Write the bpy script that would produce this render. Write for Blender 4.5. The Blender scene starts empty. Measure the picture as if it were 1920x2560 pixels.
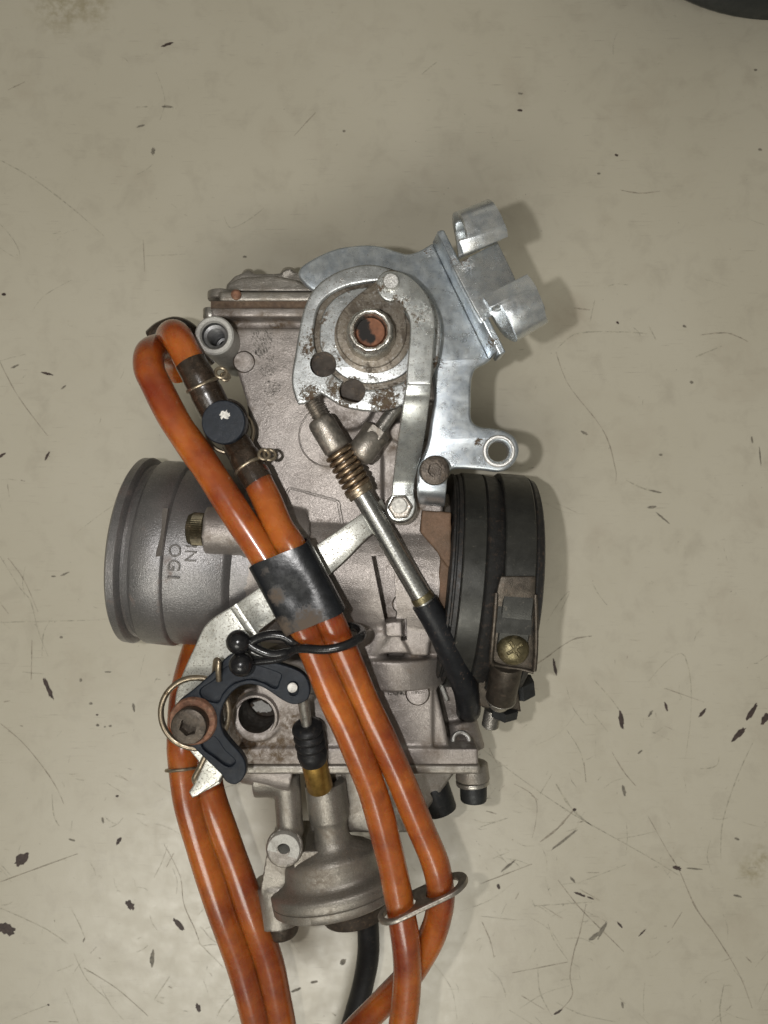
import bpy, bmesh, math, random
import numpy as np
from mathutils import Vector, noise as mnoise
PI = math.pi
random.seed(7)
S = bpy.context.scene
C = S.collection

# ------------------------------------------------------------------ camera, light, exposure
H = 19.0                                     # camera height over the table (1 unit is about 13 mm)
cam_d = bpy.data.cameras.new('camera'); cam = bpy.data.objects.new('camera', cam_d); C.objects.link(cam)
cam.location = (0, 0, H)
cam_d.sensor_fit = 'VERTICAL'; cam_d.sensor_height = 24
cam_d.lens = 24 * H / 25.6
cam_d.clip_end = 500; cam_d.clip_start = 0.05
cam_d.dof.use_dof = True; cam_d.dof.focus_distance = 14.6
cam_d.dof.aperture_fstop = (cam_d.lens * 1e-3) / (2 * 0.045)
S.camera = cam

wd = bpy.data.worlds.new('World'); S.world = wd; wd.use_nodes = True
wn = wd.node_tree.nodes; wl = wd.node_tree.links
bg = wn['Background']; bg.inputs['Strength'].default_value = 1.0
tc = wn.new('ShaderNodeTexCoord'); nz = wn.new('ShaderNodeTexNoise'); nz.inputs['Scale'].default_value = 1.6; nz.inputs['Detail'].default_value = 2
rp = wn.new('ShaderNodeValToRGB')
rp.color_ramp.elements[0].position = 0.35; rp.color_ramp.elements[0].color = (0.05, 0.048, 0.042, 1)
rp.color_ramp.elements[1].position = 0.68; rp.color_ramp.elements[1].color = (0.36, 0.34, 0.29, 1)
sx = wn.new('ShaderNodeSeparateXYZ'); mp = wn.new('ShaderNodeMapRange'); mp.inputs[1].default_value = -.1; mp.inputs[2].default_value = 1.0; mp.inputs[3].default_value = .08; mp.inputs[4].default_value = 1.75
mx = wn.new('ShaderNodeVectorMath'); mx.operation = 'SCALE'
wl.new(tc.outputs['Generated'], nz.inputs['Vector']); wl.new(nz.outputs['Fac'], rp.inputs['Fac']); wl.new(tc.outputs['Generated'], sx.inputs[0]); wl.new(sx.outputs['Z'], mp.inputs[0])
wl.new(rp.outputs['Color'], mx.inputs[0]); wl.new(mp.outputs[0], mx.inputs['Scale']); wl.new(mx.outputs[0], bg.inputs['Color'])

def lamp(name, loc, aim, size, power, col, shape='SQUARE', size_y=None):
    d = bpy.data.lights.new(name, 'AREA'); d.shape = shape; d.size = size
    if size_y: d.size_y = size_y
    d.energy = power; d.color = col
    o = bpy.data.objects.new(name, d); C.objects.link(o); o.location = loc
    o.rotation_euler = (Vector(aim) - Vector(loc)).to_track_quat('-Z', 'Y').to_euler()
    return o
lamp('phone_flash', (-1.8, 0.1, H + .02), (-0.6, -0.6, 0), 0.34, 1080, (1.0, 0.98, 0.96), 'DISK')
lamp('ceiling_light', (-12, -51, 78), (0, 0, 0), 44, 29500, (1.0, 0.975, 0.89), 'RECTANGLE', 26)
S.view_settings.view_transform = 'Standard'; S.view_settings.look = 'None'
S.view_settings.exposure = 0.0; S.view_settings.gamma = 1

# ------------------------------------------------------------------ measuring helpers
def W(x, y, z=0.0):
    k = (H - z) / H
    return Vector(((x - 960) / 100 * k, -(y - 1280) / 100 * k, z))
def R_(rp_, z): return rp_ / 100 * (H - z) / H
def spl(pts, n=6, closed=True):
    """Hermite smoothing of an outline; a point written (x, y, 1) stays a corner."""
    P = [Vector((p[0], p[1])) for p in pts]; cn = [len(p) > 2 and p[2] for p in pts]; N = len(P); out = []
    for i in range(N if closed else N - 1):
        a, b = P[i], P[(i + 1) % N]; L = (b - a).length
        def tan(j):
            if cn[j % N]: return Vector((0, 0))
            if not closed and (j == 0 or j == N - 1): return Vector((0, 0))
            v = P[(j + 1) % N] - P[(j - 1) % N]
            return v.normalized() * L if v.length > 1e-6 else Vector((0, 0))
        m0, m1 = tan(i), tan(i + 1)
        for k in range(n):
            t = k / n; t2 = t * t; t3 = t2 * t
            out.append(a * (2*t3 - 3*t2 + 1) + m0 * (t3 - 2*t2 + t) + b * (-2*t3 + 3*t2) + m1 * (t3 - t2))
    if not closed: out.append(P[-1])
    return [(p.x, p.y) for p in out]
def spl3(P, n=8, closed=False):
    P = [Vector(p) for p in P]; N = len(P); out = []
    for i in range(N if closed else N - 1):
        p1, p2 = P[i], P[(i + 1) % N]
        p0 = P[(i - 1) % N] if (closed or i > 0) else p1 * 2 - p2
        p3 = P[(i + 2) % N] if (closed or i < N - 2) else p2 * 2 - p1
        for k in range(n):
            t = k / n
            out.append(0.5 * ((2*p1) + (p2 - p0)*t + (2*p0 - 5*p1 + 4*p2 - p3)*t*t + (-p0 + 3*p1 - 3*p2 + p3)*t*t*t))
    if not closed: out.append(P[-1].copy())
    return out
def circ(x, y, r, n=40): return [(x + r*math.cos(2*PI*i/n), y + r*math.sin(2*PI*i/n)) for i in range(n)]

# ------------------------------------------------------------------ objects
def empty(name, loc, label, cat, group=None):
    o = bpy.data.objects.new(name, None); C.objects.link(o); o.location = loc; o.empty_display_size = .2
    o['label'] = label; o['category'] = cat
    if group: o['group'] = group
    return o
def tag(o, label, cat, group=None):
    o['label'] = label; o['category'] = cat
    if group: o['group'] = group
    return o
def rootloc(parent):
    v = Vector((0, 0, 0))
    while parent is not None:
        v += parent.location; parent = parent.parent
    return v
def link(name, me, mat, parent=None, angle=35, smooth=True):
    if mat is not None:
        me.materials.clear(); me.materials.append(mat)
    if smooth:
        me.shade_smooth()
        if angle < 180: me.set_sharp_from_angle(angle=math.radians(angle))
    o = bpy.data.objects.new(name, me); C.objects.link(o)
    if parent is not None:
        o.parent = parent
        o.location = -rootloc(parent)
    return o
def mesh(vf, fix=True):
    me = bpy.data.meshes.new('m'); me.from_pydata([tuple(v) for v in vf[0]], [], vf[1]); me.validate()
    if fix:
        bm = bmesh.new(); bm.from_mesh(me); bmesh.ops.recalc_face_normals(bm, faces=bm.faces); bm.to_mesh(me); bm.free()
    return me
def join(*vfs):
    V, F = [], []
    for v, f in vfs:
        n = len(V); V += list(v); F += [tuple(i + n for i in q) for q in f]
    return V, F
def bevel(o, w=.02, seg=2, angle=35):
    m = o.modifiers.new('bevel', 'BEVEL'); m.width = w; m.segments = seg; m.limit_method = 'ANGLE'; m.angle_limit = math.radians(angle)
    return o
def bake(o, smooth=True, angle=35):
    dg = bpy.context.evaluated_depsgraph_get()
    me = bpy.data.meshes.new_from_object(o.evaluated_get(dg))
    o.modifiers.clear(); o.data = me
    if smooth:
        me.shade_smooth()
        if angle < 180: me.set_sharp_from_angle(angle=math.radians(angle))
    return o
def cut(o, *vfs, angle=35):
    for vf in vfs:
        t = bpy.data.objects.new('cutter', mesh(vf)); C.objects.link(t)
        t.location = rootloc(o)
        m = o.modifiers.new('b', 'BOOLEAN'); m.object = t; m.operation = 'DIFFERENCE'; m.solver = 'EXACT'
        bpy.context.view_layer.update()
        bake(o, angle=angle)
        bpy.data.objects.remove(t)
    return o

# ------------------------------------------------------------------ shapes (all return verts, faces in world units)
def frame(a):
    a = Vector(a).normalized(); u = a.orthogonal().normalized(); return a, u, a.cross(u)
def lathe(p0, axis, prof, n=48, up=None, hexa=None):
    a, u, v = frame(axis)
    if up is not None:
        u = (Vector(up) - a * a.dot(Vector(up))).normalized(); v = a.cross(u)
    p0 = Vector(p0); V, F = [], []; rings = []
    for t, r in prof:
        if r < 1e-6:
            rings.append([len(V)]); V.append(p0 + a * t)
        else:
            rings.append(list(range(len(V), len(V) + n)))
            for i in range(n):
                th = 2*PI*i/n
                V.append(p0 + a*t + (u*math.cos(th) + v*math.sin(th))*r)
    for A, B in zip(rings, rings[1:]):
        for i in range(n):
            j = (i + 1) % n
            if len(A) == 1 and len(B) > 1: F.append((A[0], B[i], B[j]))
            elif len(B) == 1 and len(A) > 1: F.append((A[i], A[j], B[0]))
            elif len(A) > 1: F.append((A[i], A[j], B[j], B[i]))
    return V, F
def rod(p0, p1, r0, r1=None, n=32, bev=0.0):
    p0, p1 = Vector(p0), Vector(p1); L = (p1 - p0).length; r1 = r0 if r1 is None else r1
    if bev > 0: pr = [(0, 0), (0, r0 - bev), (bev*.3, r0 - bev*.3), (bev, r0), (L - bev, r1), (L - bev*.3, r1 - bev*.3), (L, r1 - bev), (L, 0)]
    else: pr = [(0, 0), (0, r0), (L, r1), (L, 0)]
    return lathe(p0, p1 - p0, pr, n)
def pipe(p0, p1, ro, ri, n=40, bev=.02):
    p0, p1 = Vector(p0), Vector(p1); L = (p1 - p0).length
    return lathe(p0, p1 - p0, [(0, ri), (0, ro - bev), (bev, ro), (L - bev, ro), (L, ro - bev), (L, ri + bev), (L - bev, ri), (0, ri)], n)
def hexp(p0, axis, r, L, n=6, up=None, rot=0, ch=0.0):
    a, u, v = frame(axis)
    if up is not None:
        u = (Vector(up) - a * a.dot(Vector(up))).normalized(); v = a.cross(u)
    V = []
    levels = [(0, r), (L - ch, r), (L, r - ch)] if ch > 0 else [(0, r), (L, r)]
    for t, q in levels:
        for i in range(n):
            th = 2*PI*i/n + rot; V.append(Vector(p0) + a*t + (u*math.cos(th) + v*math.sin(th))*q)
    F = [tuple(range(n))[::-1], tuple(range(n*(len(levels)-1), n*len(levels)))]
    for k in range(len(levels) - 1):
        for i in range(n):
            j = (i + 1) % n; F.append((k*n + i, k*n + j, (k+1)*n + j, (k+1)*n + i))
    return V, F
def box(c, h, ax=None):
    c = Vector(c); X, Y, Z = ax if ax else (Vector((1,0,0)), Vector((0,1,0)), Vector((0,0,1)))
    V = [c + X*h[0]*i + Y*h[1]*j + Z*h[2]*k for i in (-1, 1) for j in (-1, 1) for k in (-1, 1)]
    return V, [(0,1,3,2), (4,6,7,5), (0,4,5,1), (2,3,7,6), (0,2,6,4), (1,5,7,3)]
def pbox(x0, y0, x1, y1, z0, z1):
    a, b = W(x0, y0, z1), W(x1, y1, z1)
    return box(((a.x+b.x)/2, (a.y+b.y)/2, (z0+z1)/2), (abs(b.x-a.x)/2, abs(b.y-a.y)/2, (z1-z0)/2))
def prism(pts, z0, z1, ztop=None, shrink=1.0):
    zt = z1 if ztop is None else ztop
    P = [W(p[0], p[1], zt) for p in pts]; n = len(P)
    c = sum(P, Vector((0,0,0))) / n
    V = [Vector((p.x, p.y, z0)) for p in P] + [Vector((c.x + (p.x-c.x)*shrink, c.y + (p.y-c.y)*shrink, z1)) for p in P]
    F = [tuple(range(n))[::-1], tuple(range(n, 2*n))] + [(i, (i+1) % n, n + (i+1) % n, n + i) for i in range(n)]
    return V, F
def sweep(path, rad, n=16, closed=False, flat=1.0, flat_dir=None, cap=True):
    P = [Vector(p) for p in path]; N = len(P)
    rr = rad if isinstance(rad, (list, tuple)) else [rad]*N
    T = []
    for i in range(N):
        a = P[(i-1) % N] if (closed or i > 0) else P[i]; b = P[(i+1) % N] if (closed or i < N-1) else P[i]
        T.append((b - a).normalized())
    u = flat_dir and Vector(flat_dir) or T[0].orthogonal()
    V, F = [], []
    for i in range(N):
        if flat_dir: u = Vector(flat_dir)
        u = (u - T[i]*T[i].dot(u)).normalized(); v = T[i].cross(u)
        for k in range(n):
            th = 2*PI*k/n; V.append(P[i] + (u*math.cos(th)*flat + v*math.sin(th))*rr[i])
    for i in range(N if closed else N-1):
        j = (i+1) % N
        for k in range(n):
            l = (k+1) % n; F.append((i*n+k, i*n+l, j*n+l, j*n+k))
    if not closed and cap:
        F.append(tuple(range(n))[::-1]); F.append(tuple(range((N-1)*n, N*n)))
    return V, F
def helix(p0, p1, R, wire, turns, n=14, per=24, R1=None, ph=0):
    p0, p1 = Vector(p0), Vector(p1); a, u, v = frame(p1 - p0); L = (p1 - p0).length; N = int(turns*per); R1 = R1 or R
    path = []
    for i in range(N + 1):
        t = i/N; th = 2*PI*turns*t + ph; r = R + (R1-R)*t
        path.append(p0 + a*L*t + (u*math.cos(th) + v*math.sin(th))*r)
    return sweep(path, wire, n)
def torus(c, axis, R, r, n=48, m=12):
    a, u, v = frame(axis); c = Vector(c)
    return sweep([c + (u*math.cos(2*PI*i/n) + v*math.sin(2*PI*i/n))*R for i in range(n)], r, m, closed=True)
def ball(c, r, n=28, m=16, sx=1.0):
    return lathe(Vector(c) - Vector((0,0,r*sx)), (0,0,1), [(r*sx*(1 - math.cos(PI*i/m)), r*math.sin(PI*i/m) if 0 < i < m else 0) for i in range(m+1)], n)

def plate(name, pts, z, th, mat, parent=None, bev=.03, holes=(), seg=3, tilt=None):
    """sheet-metal plate: outline measured at its top face z, real thickness th, rounded edges, holes."""
    cu = bpy.data.curves.new('c', 'CURVE'); cu.dimensions = '2D'; cu.fill_mode = 'BOTH'
    for loop in [pts] + list(holes):
        s = cu.splines.new('POLY'); s.points.add(len(loop) - 1); s.use_cyclic_u = True
        for i, p in enumerate(loop):
            w = W(p[0], p[1], z); s.points[i].co = (w.x, w.y, 0, 1)
    cu.bevel_depth = bev; cu.bevel_resolution = seg; cu.extrude = max(th/2 - bev, 0.001); cu.offset = -bev
    o = bpy.data.objects.new('t', cu); C.objects.link(o)
    dg = bpy.context.evaluated_depsgraph_get(); me = bpy.data.meshes.new_from_object(o.evaluated_get(dg))
    bpy.data.objects.remove(o); bpy.data.curves.remove(cu)
    bm = bmesh.new(); bm.from_mesh(me); bmesh.ops.remove_doubles(bm, verts=bm.verts, dist=2e-4)
    for v in bm.verts: v.co.z += z - th/2
    if tilt:
        for v in bm.verts: v.co.z += tilt(v.co.x, v.co.y)
    bmesh.ops.recalc_face_normals(bm, faces=bm.faces); bm.to_mesh(me); bm.free()
    return link(name, me, mat, parent, 50)
def sheet(name, rows, th, mat, parent=None, sub=6, bev=.02, nw=2):
    """bent strip: rows of (left px, right px, z) along its length, thickened to th below the measured face."""
    L = spl3([W(r[0][0], r[0][1], r[2]) for r in rows], sub); Rr = spl3([W(r[1][0], r[1][1], r[3] if len(r) > 3 else r[2]) for r in rows], sub)
    n = len(L); V = []
    for a, b in zip(L, Rr):
        for k in range(nw): V.append(a.lerp(b, k/(nw-1)))
    F = [(i*nw+k, i*nw+k+1, (i+1)*nw+k+1, (i+1)*nw+k) for i in range(n-1) for k in range(nw-1)]
    me = mesh((V, F), False)
    up = sum(f.normal.z for f in me.polygons)
    if up < 0: me.flip_normals()
    o = link(name, me, mat, parent, 60)
    m = o.modifiers.new('solid', 'SOLIDIFY'); m.thickness = th; m.offset = -1; m.use_even_offset = True
    bevel(o, bev, 2, 50)
    bpy.context.view_layer.update()
    return bake(o, angle=50)
def fuse(name, vfs, voxel, mat, parent=None, smooth=4, disp=0.0, ds=2.0):
    """one casting: overlapping solids grown together with filleted joints."""
    me = mesh(join(*vfs))
    o = link(name, me, mat, parent, 180)
    m = o.modifiers.new('r', 'REMESH'); m.mode = 'VOXEL'; m.voxel_size = voxel; m.use_smooth_shade = True
    s = o.modifiers.new('s', 'SMOOTH'); s.factor = .5; s.iterations = smooth
    bpy.context.view_layer.update()
    bake(o, angle=180)
    if disp:
        me = o.data
        nv = len(me.vertices); co = np.empty(nv*3, np.float32); no = np.empty(nv*3, np.float32)
        me.vertices.foreach_get('co', co); me.vertices.foreach_get('normal', no); co = co.reshape(-1, 3); no = no.reshape(-1, 3)
        d = np.array([mnoise.noise(Vector(p) * ds) for p in co], np.float32)
        me.vertices.foreach_set('co', (co + no * d[:, None] * disp).ravel()); me.update()
    return o

# ------------------------------------------------------------------ materials
class G:
    def __init__(s, name):
        s.m = bpy.data.materials.new(name); s.m.use_nodes = True; s.t = s.m.node_tree; s.n = s.t.nodes; s.l = s.t.links
        s.b = s.n['Principled BSDF']; s.pos = s.n.new('ShaderNodeNewGeometry').outputs['Position']
    def val(s, sock, v):
        if hasattr(v, 'links') or hasattr(v, 'is_linked'): s.l.new(v, sock)
        elif isinstance(v, (tuple, list)) and len(v) == 3 and sock.type == 'RGBA': sock.default_value = (*v, 1)
        else: sock.default_value = v
    def noise(s, scale, detail=4, rough=.6, dist=0, off=(0,0,0), stretch=None, out='Fac'):
        n = s.n.new('ShaderNodeTexNoise'); n.inputs['Scale'].default_value = scale; n.inputs['Detail'].default_value = detail
        n.inputs['Roughness'].default_value = rough; n.inputs['Distortion'].default_value = dist
        m = s.n.new('ShaderNodeMapping'); m.inputs['Location'].default_value = off
        if stretch:
            m.inputs['Scale'].default_value = stretch[:3]
            if len(stretch) > 3: m.inputs['Rotation'].default_value = (0, 0, stretch[3])
        s.l.new(s.pos, m.inputs['Vector']); s.l.new(m.outputs[0], n.inputs['Vector']); return n.outputs[out]
    def voro(s, scale, feat='F1', out='Distance', off=(0,0,0)):
        n = s.n.new('ShaderNodeTexVoronoi'); n.feature = feat; n.inputs['Scale'].default_value = scale
        m = s.n.new('ShaderNodeMapping'); m.inputs['Location'].default_value = off
        s.l.new(s.pos, m.inputs['Vector']); s.l.new(m.outputs[0], n.inputs['Vector']); return n.outputs[out]
    def rng(s, v, a, b, c=0.0, d=1.0, smooth=False):
        n = s.n.new('ShaderNodeMapRange'); n.interpolation_type = 'SMOOTHSTEP' if smooth else 'LINEAR'
        s.val(n.inputs[0], v); n.inputs[1].default_value = a; n.inputs[2].default_value = b; n.inputs[3].default_value = c; n.inputs[4].default_value = d
        return n.outputs[0]
    def math(s, op, a, b=0.0, clamp=False):
        n = s.n.new('ShaderNodeMath'); n.operation = op; n.use_clamp = clamp; s.val(n.inputs[0], a); s.val(n.inputs[1], b); return n.outputs[0]
    def mix(s, f, a, b):
        n = s.n.new('ShaderNodeMix'); n.data_type = 'RGBA'; s.val(n.inputs[0], f); s.val(n.inputs[6], a); s.val(n.inputs[7], b); return n.outputs[2]
    def mixf(s, f, a, b):
        n = s.n.new('ShaderNodeMix'); n.data_type = 'FLOAT'; s.val(n.inputs[0], f); s.val(n.inputs[2], a); s.val(n.inputs[3], b); return n.outputs[0]
    def spot(s, lst):
        """1 inside worn, dirty or painted shade patches: (x, y, z, radius px, strength)"""
        r = None
        for x, y, z, rad, st in lst:
            d = s.n.new('ShaderNodeVectorMath'); d.operation = 'DISTANCE'; s.l.new(s.pos, d.inputs[0]); d.inputs[1].default_value = W(x, y, z)
            f = s.rng(d.outputs['Value'], R_(rad, z), R_(rad, z)*.15, 0, st, True)
            r = f if r is None else s.math('MAXIMUM', r, f)
        return r
    def bump(s, h, strength=.4, dist=.02, prev=None):
        n = s.n.new('ShaderNodeBump'); n.inputs['Strength'].default_value = strength; n.inputs['Distance'].default_value = dist
        s.l.new(h, n.inputs['Height'])
        if prev is not None: s.l.new(prev, n.inputs['Normal'])
        return n.outputs[0]
    def done(s, col, rough, metal=0.0, normal=None, spec=.5, **kw):
        s.val(s.b.inputs['Base Color'], col); s.val(s.b.inputs['Roughness'], rough); s.val(s.b.inputs['Metallic'], metal)
        s.val(s.b.inputs['Specular IOR Level'], spec)
        if normal is not None: s.l.new(normal, s.b.inputs['Normal'])
        for k, v in kw.items(): s.val(s.b.inputs[k.replace('_', ' ')], v)
        return s.m

def cast(name, a, b, rough=.5, metal=.45, dirt=(.12, .08, .045), dirty=.5, spots=(), grain=1.0, off=(0,0,0)):
    g = G(name)
    big = g.noise(1.1, 4, .6, off=off); fine = g.noise(20, 5, .75, off=off); vf = g.noise(46, 2, .6)
    col = g.mix(g.rng(big, .32, .68), a, b)
    col = g.mix(g.rng(fine, .5, .72, 0, .5), col, tuple(c*.5 for c in a))
    col = g.mix(g.rng(vf, .56, .72, 0, .5), col, tuple(min(1, c*1.7) for c in b))
    # pits and grime
    pit = g.math('MULTIPLY', g.rng(g.voro(13, off=(3, 1, 2)), .13, .05), g.rng(g.noise(3.3, 2), .5, .6))
    col = g.mix(g.math('MULTIPLY', pit, .75), col, (.05, .04, .03))
    base = g.rng(g.noise(2.3, 6, .65, .4, off=(5+off[0], 2, 1)), .62 - .22*dirty, .78, 0, .8)
    if spots:
        sp = g.spot(spots); f = g.math('MULTIPLY', sp, g.rng(g.noise(7, 6, .75, .5), .38, .62, .1, 1))
        base = g.math('MAXIMUM', base, f)
    col = g.mix(base, col, dirt)
    n = g.bump(fine, .3*grain, .011); n = g.bump(vf, .5*grain, .014, n); n = g.bump(pit, -.4, .03, n)
    return g.done(col, g.mixf(base, g.rng(fine, .3, .7, rough - .06, rough + .1), .75), g.mixf(base, metal, .05), n)

def zinc(name, col=(.62, .66, .68), col2=(.44, .49, .54), rough=.3, dirt=(.105, .078, .048), spots=(), specks=.5, rust=(.075, .045, .026), spread=0.0, metal=.85):
    g = G(name)
    m = g.rng(g.noise(4.5, 6, .72, .3), .38, .64); c = g.mix(m, col, col2)
    c = g.mix(g.rng(g.noise(14, 5, .7), .55, .75, 0, .5), c, (.78, .8, .8))
    for rot, of in ((.5, 1), (-.9, 4)):
        c = g.mix(g.rng(g.noise(2.2, 4, .65, .2, off=(of, 3, 2), stretch=(1, 28, 1, rot)), .63, .7, 0, .35), c, (.85, .86, .86) if of == 1 else (.25, .25, .24))
    sp = g.math('MULTIPLY', g.rng(g.voro(22), .12 + .12*specks, .05), g.rng(g.noise(4, 2, off=(2, 2, 2)), .58 - .2*specks, .66 - .2*specks))
    fl = g.rng(g.noise(24, 4, .7), .655 - .10*specks, .72 - .08*specks, 0, .9)
    sp = g.math('MAXIMUM', sp, fl)
    c = g.mix(g.math('MULTIPLY', sp, .85), c, (.11, .08, .05))
    f = g.rng(g.noise(3.1, 8, .72, .6, off=(1, 5, 3)), .66 - spread*.3, .72 - spread*.25, 0, .8)
    if spots:
        s_ = g.spot(spots)
        brk = g.noise(15, 6, .78, .5)
        f2 = g.rng(g.math('ADD', g.math('MULTIPLY', s_, .62), g.math('MULTIPLY', g.math('SUBTRACT', brk, .5), 2.2)), .36, .52)
        f = g.math('MAXIMUM', f, f2)
    c = g.mix(f, c, g.mix(g.rng(g.noise(9, 4, .7, off=(7, 1, 0)), .4, .62), dirt, rust))
    n = g.bump(g.noise(60, 3, .6), .22, .01); n = g.bump(f, .35, .012, n); n = g.bump(sp, -.3, .015, n)
    rr = g.rng(g.noise(5, 4, .6, off=(9, 9, 9)), .3, .7, rough - .07, rough + .12)
    return g.done(c, g.mixf(g.math('MAXIMUM', f, g.math('MULTIPLY', sp, .7)), rr, .8), g.mixf(f, metal, .1), n)

def plain(name, col, rough=.5, metal=0.0, var=.25, scale=6, dust=0.0, dustc=(.3, .2, .12), spots=(), spotc=(.25, .16, .09), bumps=.15, bs=40, coat=0.0, spec=.5, scratch=0.0):
    g = G(name)
    c = g.mix(g.rng(g.noise(scale, 5, .65), .3, .7), tuple(x*(1-var) for x in col), tuple(min(1, x*(1+var)) for x in col))
    f = None
    if dust:
        f = g.rng(g.noise(9, 7, .75, .6, off=(4, 1, 1)), .62 - .25*dust, .8, 0, .75)
        d2 = g.rng(g.voro(16, off=(1, 8, 2)), .07, .03, 0, min(1, dust*1.6)); f = g.math('MAXIMUM', f, d2)
    if spots:
        s_ = g.spot(spots); q = g.rng(g.math('ADD', g.math('MULTIPLY', s_, .8), g.math('SUBTRACT', g.noise(12, 7, .78, .4), .5)), .3, .6)
        if f is None: f = q
        else: f = g.math('MAXIMUM', f, q)
    if f is not None: c = g.mix(f, c, dustc if not spots else spotc)
    if scratch:
        sc = g.rng(g.noise(10, 3, .6, stretch=(1, 9, 1, .6)), .66, .72, 0, scratch); c = g.mix(sc, c, (.45, .42, .38))
    n = g.bump(g.noise(bs, 4, .6), bumps, .015)
    r = g.rng(g.noise(scale*1.7, 4, .6, off=(3, 3, 3)), .3, .7, rough*.8, min(1, rough*1.25))
    if f is not None: r = g.mixf(f, r, .85)
    mt = metal if f is None else g.mixf(f, metal, 0.0)
    return g.done(c, r, mt, n, spec, Coat_Weight=coat, Coat_Roughness=.2)

M = {}
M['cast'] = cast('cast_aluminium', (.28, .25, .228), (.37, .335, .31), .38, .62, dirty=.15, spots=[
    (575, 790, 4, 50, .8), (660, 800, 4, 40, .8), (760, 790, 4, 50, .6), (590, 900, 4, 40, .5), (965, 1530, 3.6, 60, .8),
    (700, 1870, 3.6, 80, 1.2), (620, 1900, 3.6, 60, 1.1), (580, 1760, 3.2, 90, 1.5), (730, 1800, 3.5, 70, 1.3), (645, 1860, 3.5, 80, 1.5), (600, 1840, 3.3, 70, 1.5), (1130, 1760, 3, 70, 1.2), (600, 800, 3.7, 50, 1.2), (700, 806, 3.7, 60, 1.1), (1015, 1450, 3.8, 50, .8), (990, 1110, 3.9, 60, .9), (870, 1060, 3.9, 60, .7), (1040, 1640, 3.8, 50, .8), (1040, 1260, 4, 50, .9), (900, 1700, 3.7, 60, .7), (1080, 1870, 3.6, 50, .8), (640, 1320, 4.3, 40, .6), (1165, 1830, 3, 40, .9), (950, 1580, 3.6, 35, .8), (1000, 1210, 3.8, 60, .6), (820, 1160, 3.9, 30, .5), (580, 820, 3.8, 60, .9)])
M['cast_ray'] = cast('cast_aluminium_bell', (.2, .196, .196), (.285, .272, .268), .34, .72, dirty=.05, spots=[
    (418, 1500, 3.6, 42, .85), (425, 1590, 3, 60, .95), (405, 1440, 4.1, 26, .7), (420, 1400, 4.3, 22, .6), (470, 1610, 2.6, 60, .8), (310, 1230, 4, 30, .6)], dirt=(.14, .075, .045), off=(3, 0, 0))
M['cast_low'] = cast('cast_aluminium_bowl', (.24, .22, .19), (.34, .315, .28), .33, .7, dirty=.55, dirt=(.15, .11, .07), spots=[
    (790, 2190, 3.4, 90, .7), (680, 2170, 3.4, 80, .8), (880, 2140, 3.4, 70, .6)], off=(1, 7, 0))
M['cast_pale'] = cast('machined_aluminium', (.46, .45, .42), (.55, .54, .5), .5, .35, dirty=.1)
M['cast_brown'] = cast('dirty_casting', (.11, .075, .05), (.2, .115, .07), .65, .15, dirty=.9, dirt=(.13, .075, .04))
M['rust'] = plain('rusted_steel', (.24, .12, .075), .75, .25, .5, 9, bumps=.6, bs=26, dust=.4, dustc=(.42, .33, .22))
M['zinc'] = zinc('zinc_plate', spots=[(1195, 1105, 4.85, 22, .85), (1215, 1150, 4.85, 40, .45), (1195, 860, 5, 40, .5), (1068, 627, 4.85, 22, .7), (1100, 905, 4.85, 26, .6), (1135, 655, 5.2, 30, .8), (1235, 850, 5.2, 50, .7), (1150, 1275, 4.5, 60, .6)], specks=.35, rough=.3)
M['zinc_wheel'] = zinc('worn_zinc_wheel', (.6, .62, .62), (.48, .5, .5), .33, specks=1.0, spread=.3, spots=[
    (775, 865, 5.3, 55, .75), (775, 985, 5.3, 50, .9), (840, 975, 5.3, 45, .9), (860, 1005, 5.3, 40, .9), (960, 1000, 5.3, 75, .95), (1030, 960, 5.3, 60, .8), (860, 880, 5.2, 60, .65), (800, 800, 5.2, 35, .7), (1095, 905, 5.3, 30, .9), (900, 680, 5.3, 40, .35), (880, 960, 5.2, 40, .8), (785, 830, 5.3, 30, .75)])
M['zinc_cam'] = zinc('grimy_cam_plate', (.25, .22, .18), (.15, .125, .095), .45, specks=1.0, spread=.5, dirt=(.075, .055, .036), rust=(.05, .037, .025), metal=.55)
M['zinc_arm'] = zinc('zinc_link_arm', (.60, .61, .58), (.5, .52, .51), .27, specks=.7, spots=[(1000, 760, 5.7, 50, .75), (955, 715, 5.7, 40, .8), (1050, 790, 5.7, 55, .6), (1000, 1235, 4.75, 40, .62), (1065, 970, 5.6, 20, .5)])
M['zinc_strap'] = zinc('speckled_zinc_strap', (.62, .62, .57), (.55, .55, .5), .3, specks=1.15, spots=[(800, 1340, 4.7, 60, .5), (640, 1520, 4.6, 60, .35)], spread=.05, metal=.7)
M['hook'] = zinc('zinc_cable_hook', (.66, .67, .66), (.5, .54, .57), .25, specks=.25, spots=[(1195, 550, 6, 28, .55), (1165, 655, 5.3, 40, .7), (1245, 640, 5.3, 40, .5), (1275, 680, 5.3, 25, .6)])
M['nut'] = plain('plated_nut', (.62, .6, .55), .28, .95, .2, 12, dust=.35, dustc=(.2, .14, .08))
M['bright'] = plain('bright_rivet', (.85, .84, .81), .38, .95, .12, 20, bs=60, bumps=.3)
M['copper'] = plain('rusty_shaft_end', (.2, .085, .045), .6, .35, .35, 7, spots=[(906, 812, 5.7, 34, 1), (912, 835, 5.7, 34, 1), (926, 846, 5.7, 24, 1)], spotc=(.015, .013, .012))
M['steel'] = plain('satin_steel', (.45, .43, .39), .3, .9, .25, 9, dust=.3, dustc=(.2, .15, .1), bumps=.3, bs=50)
M['steel_rod'] = plain('worn_steel_tube', (.42, .42, .4), .27, .92, .3, 16, bumps=.12, bs=30, spots=[(942, 1372, 4.6, 26, 1.0)], spotc=(.012, .012, .012))
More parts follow.
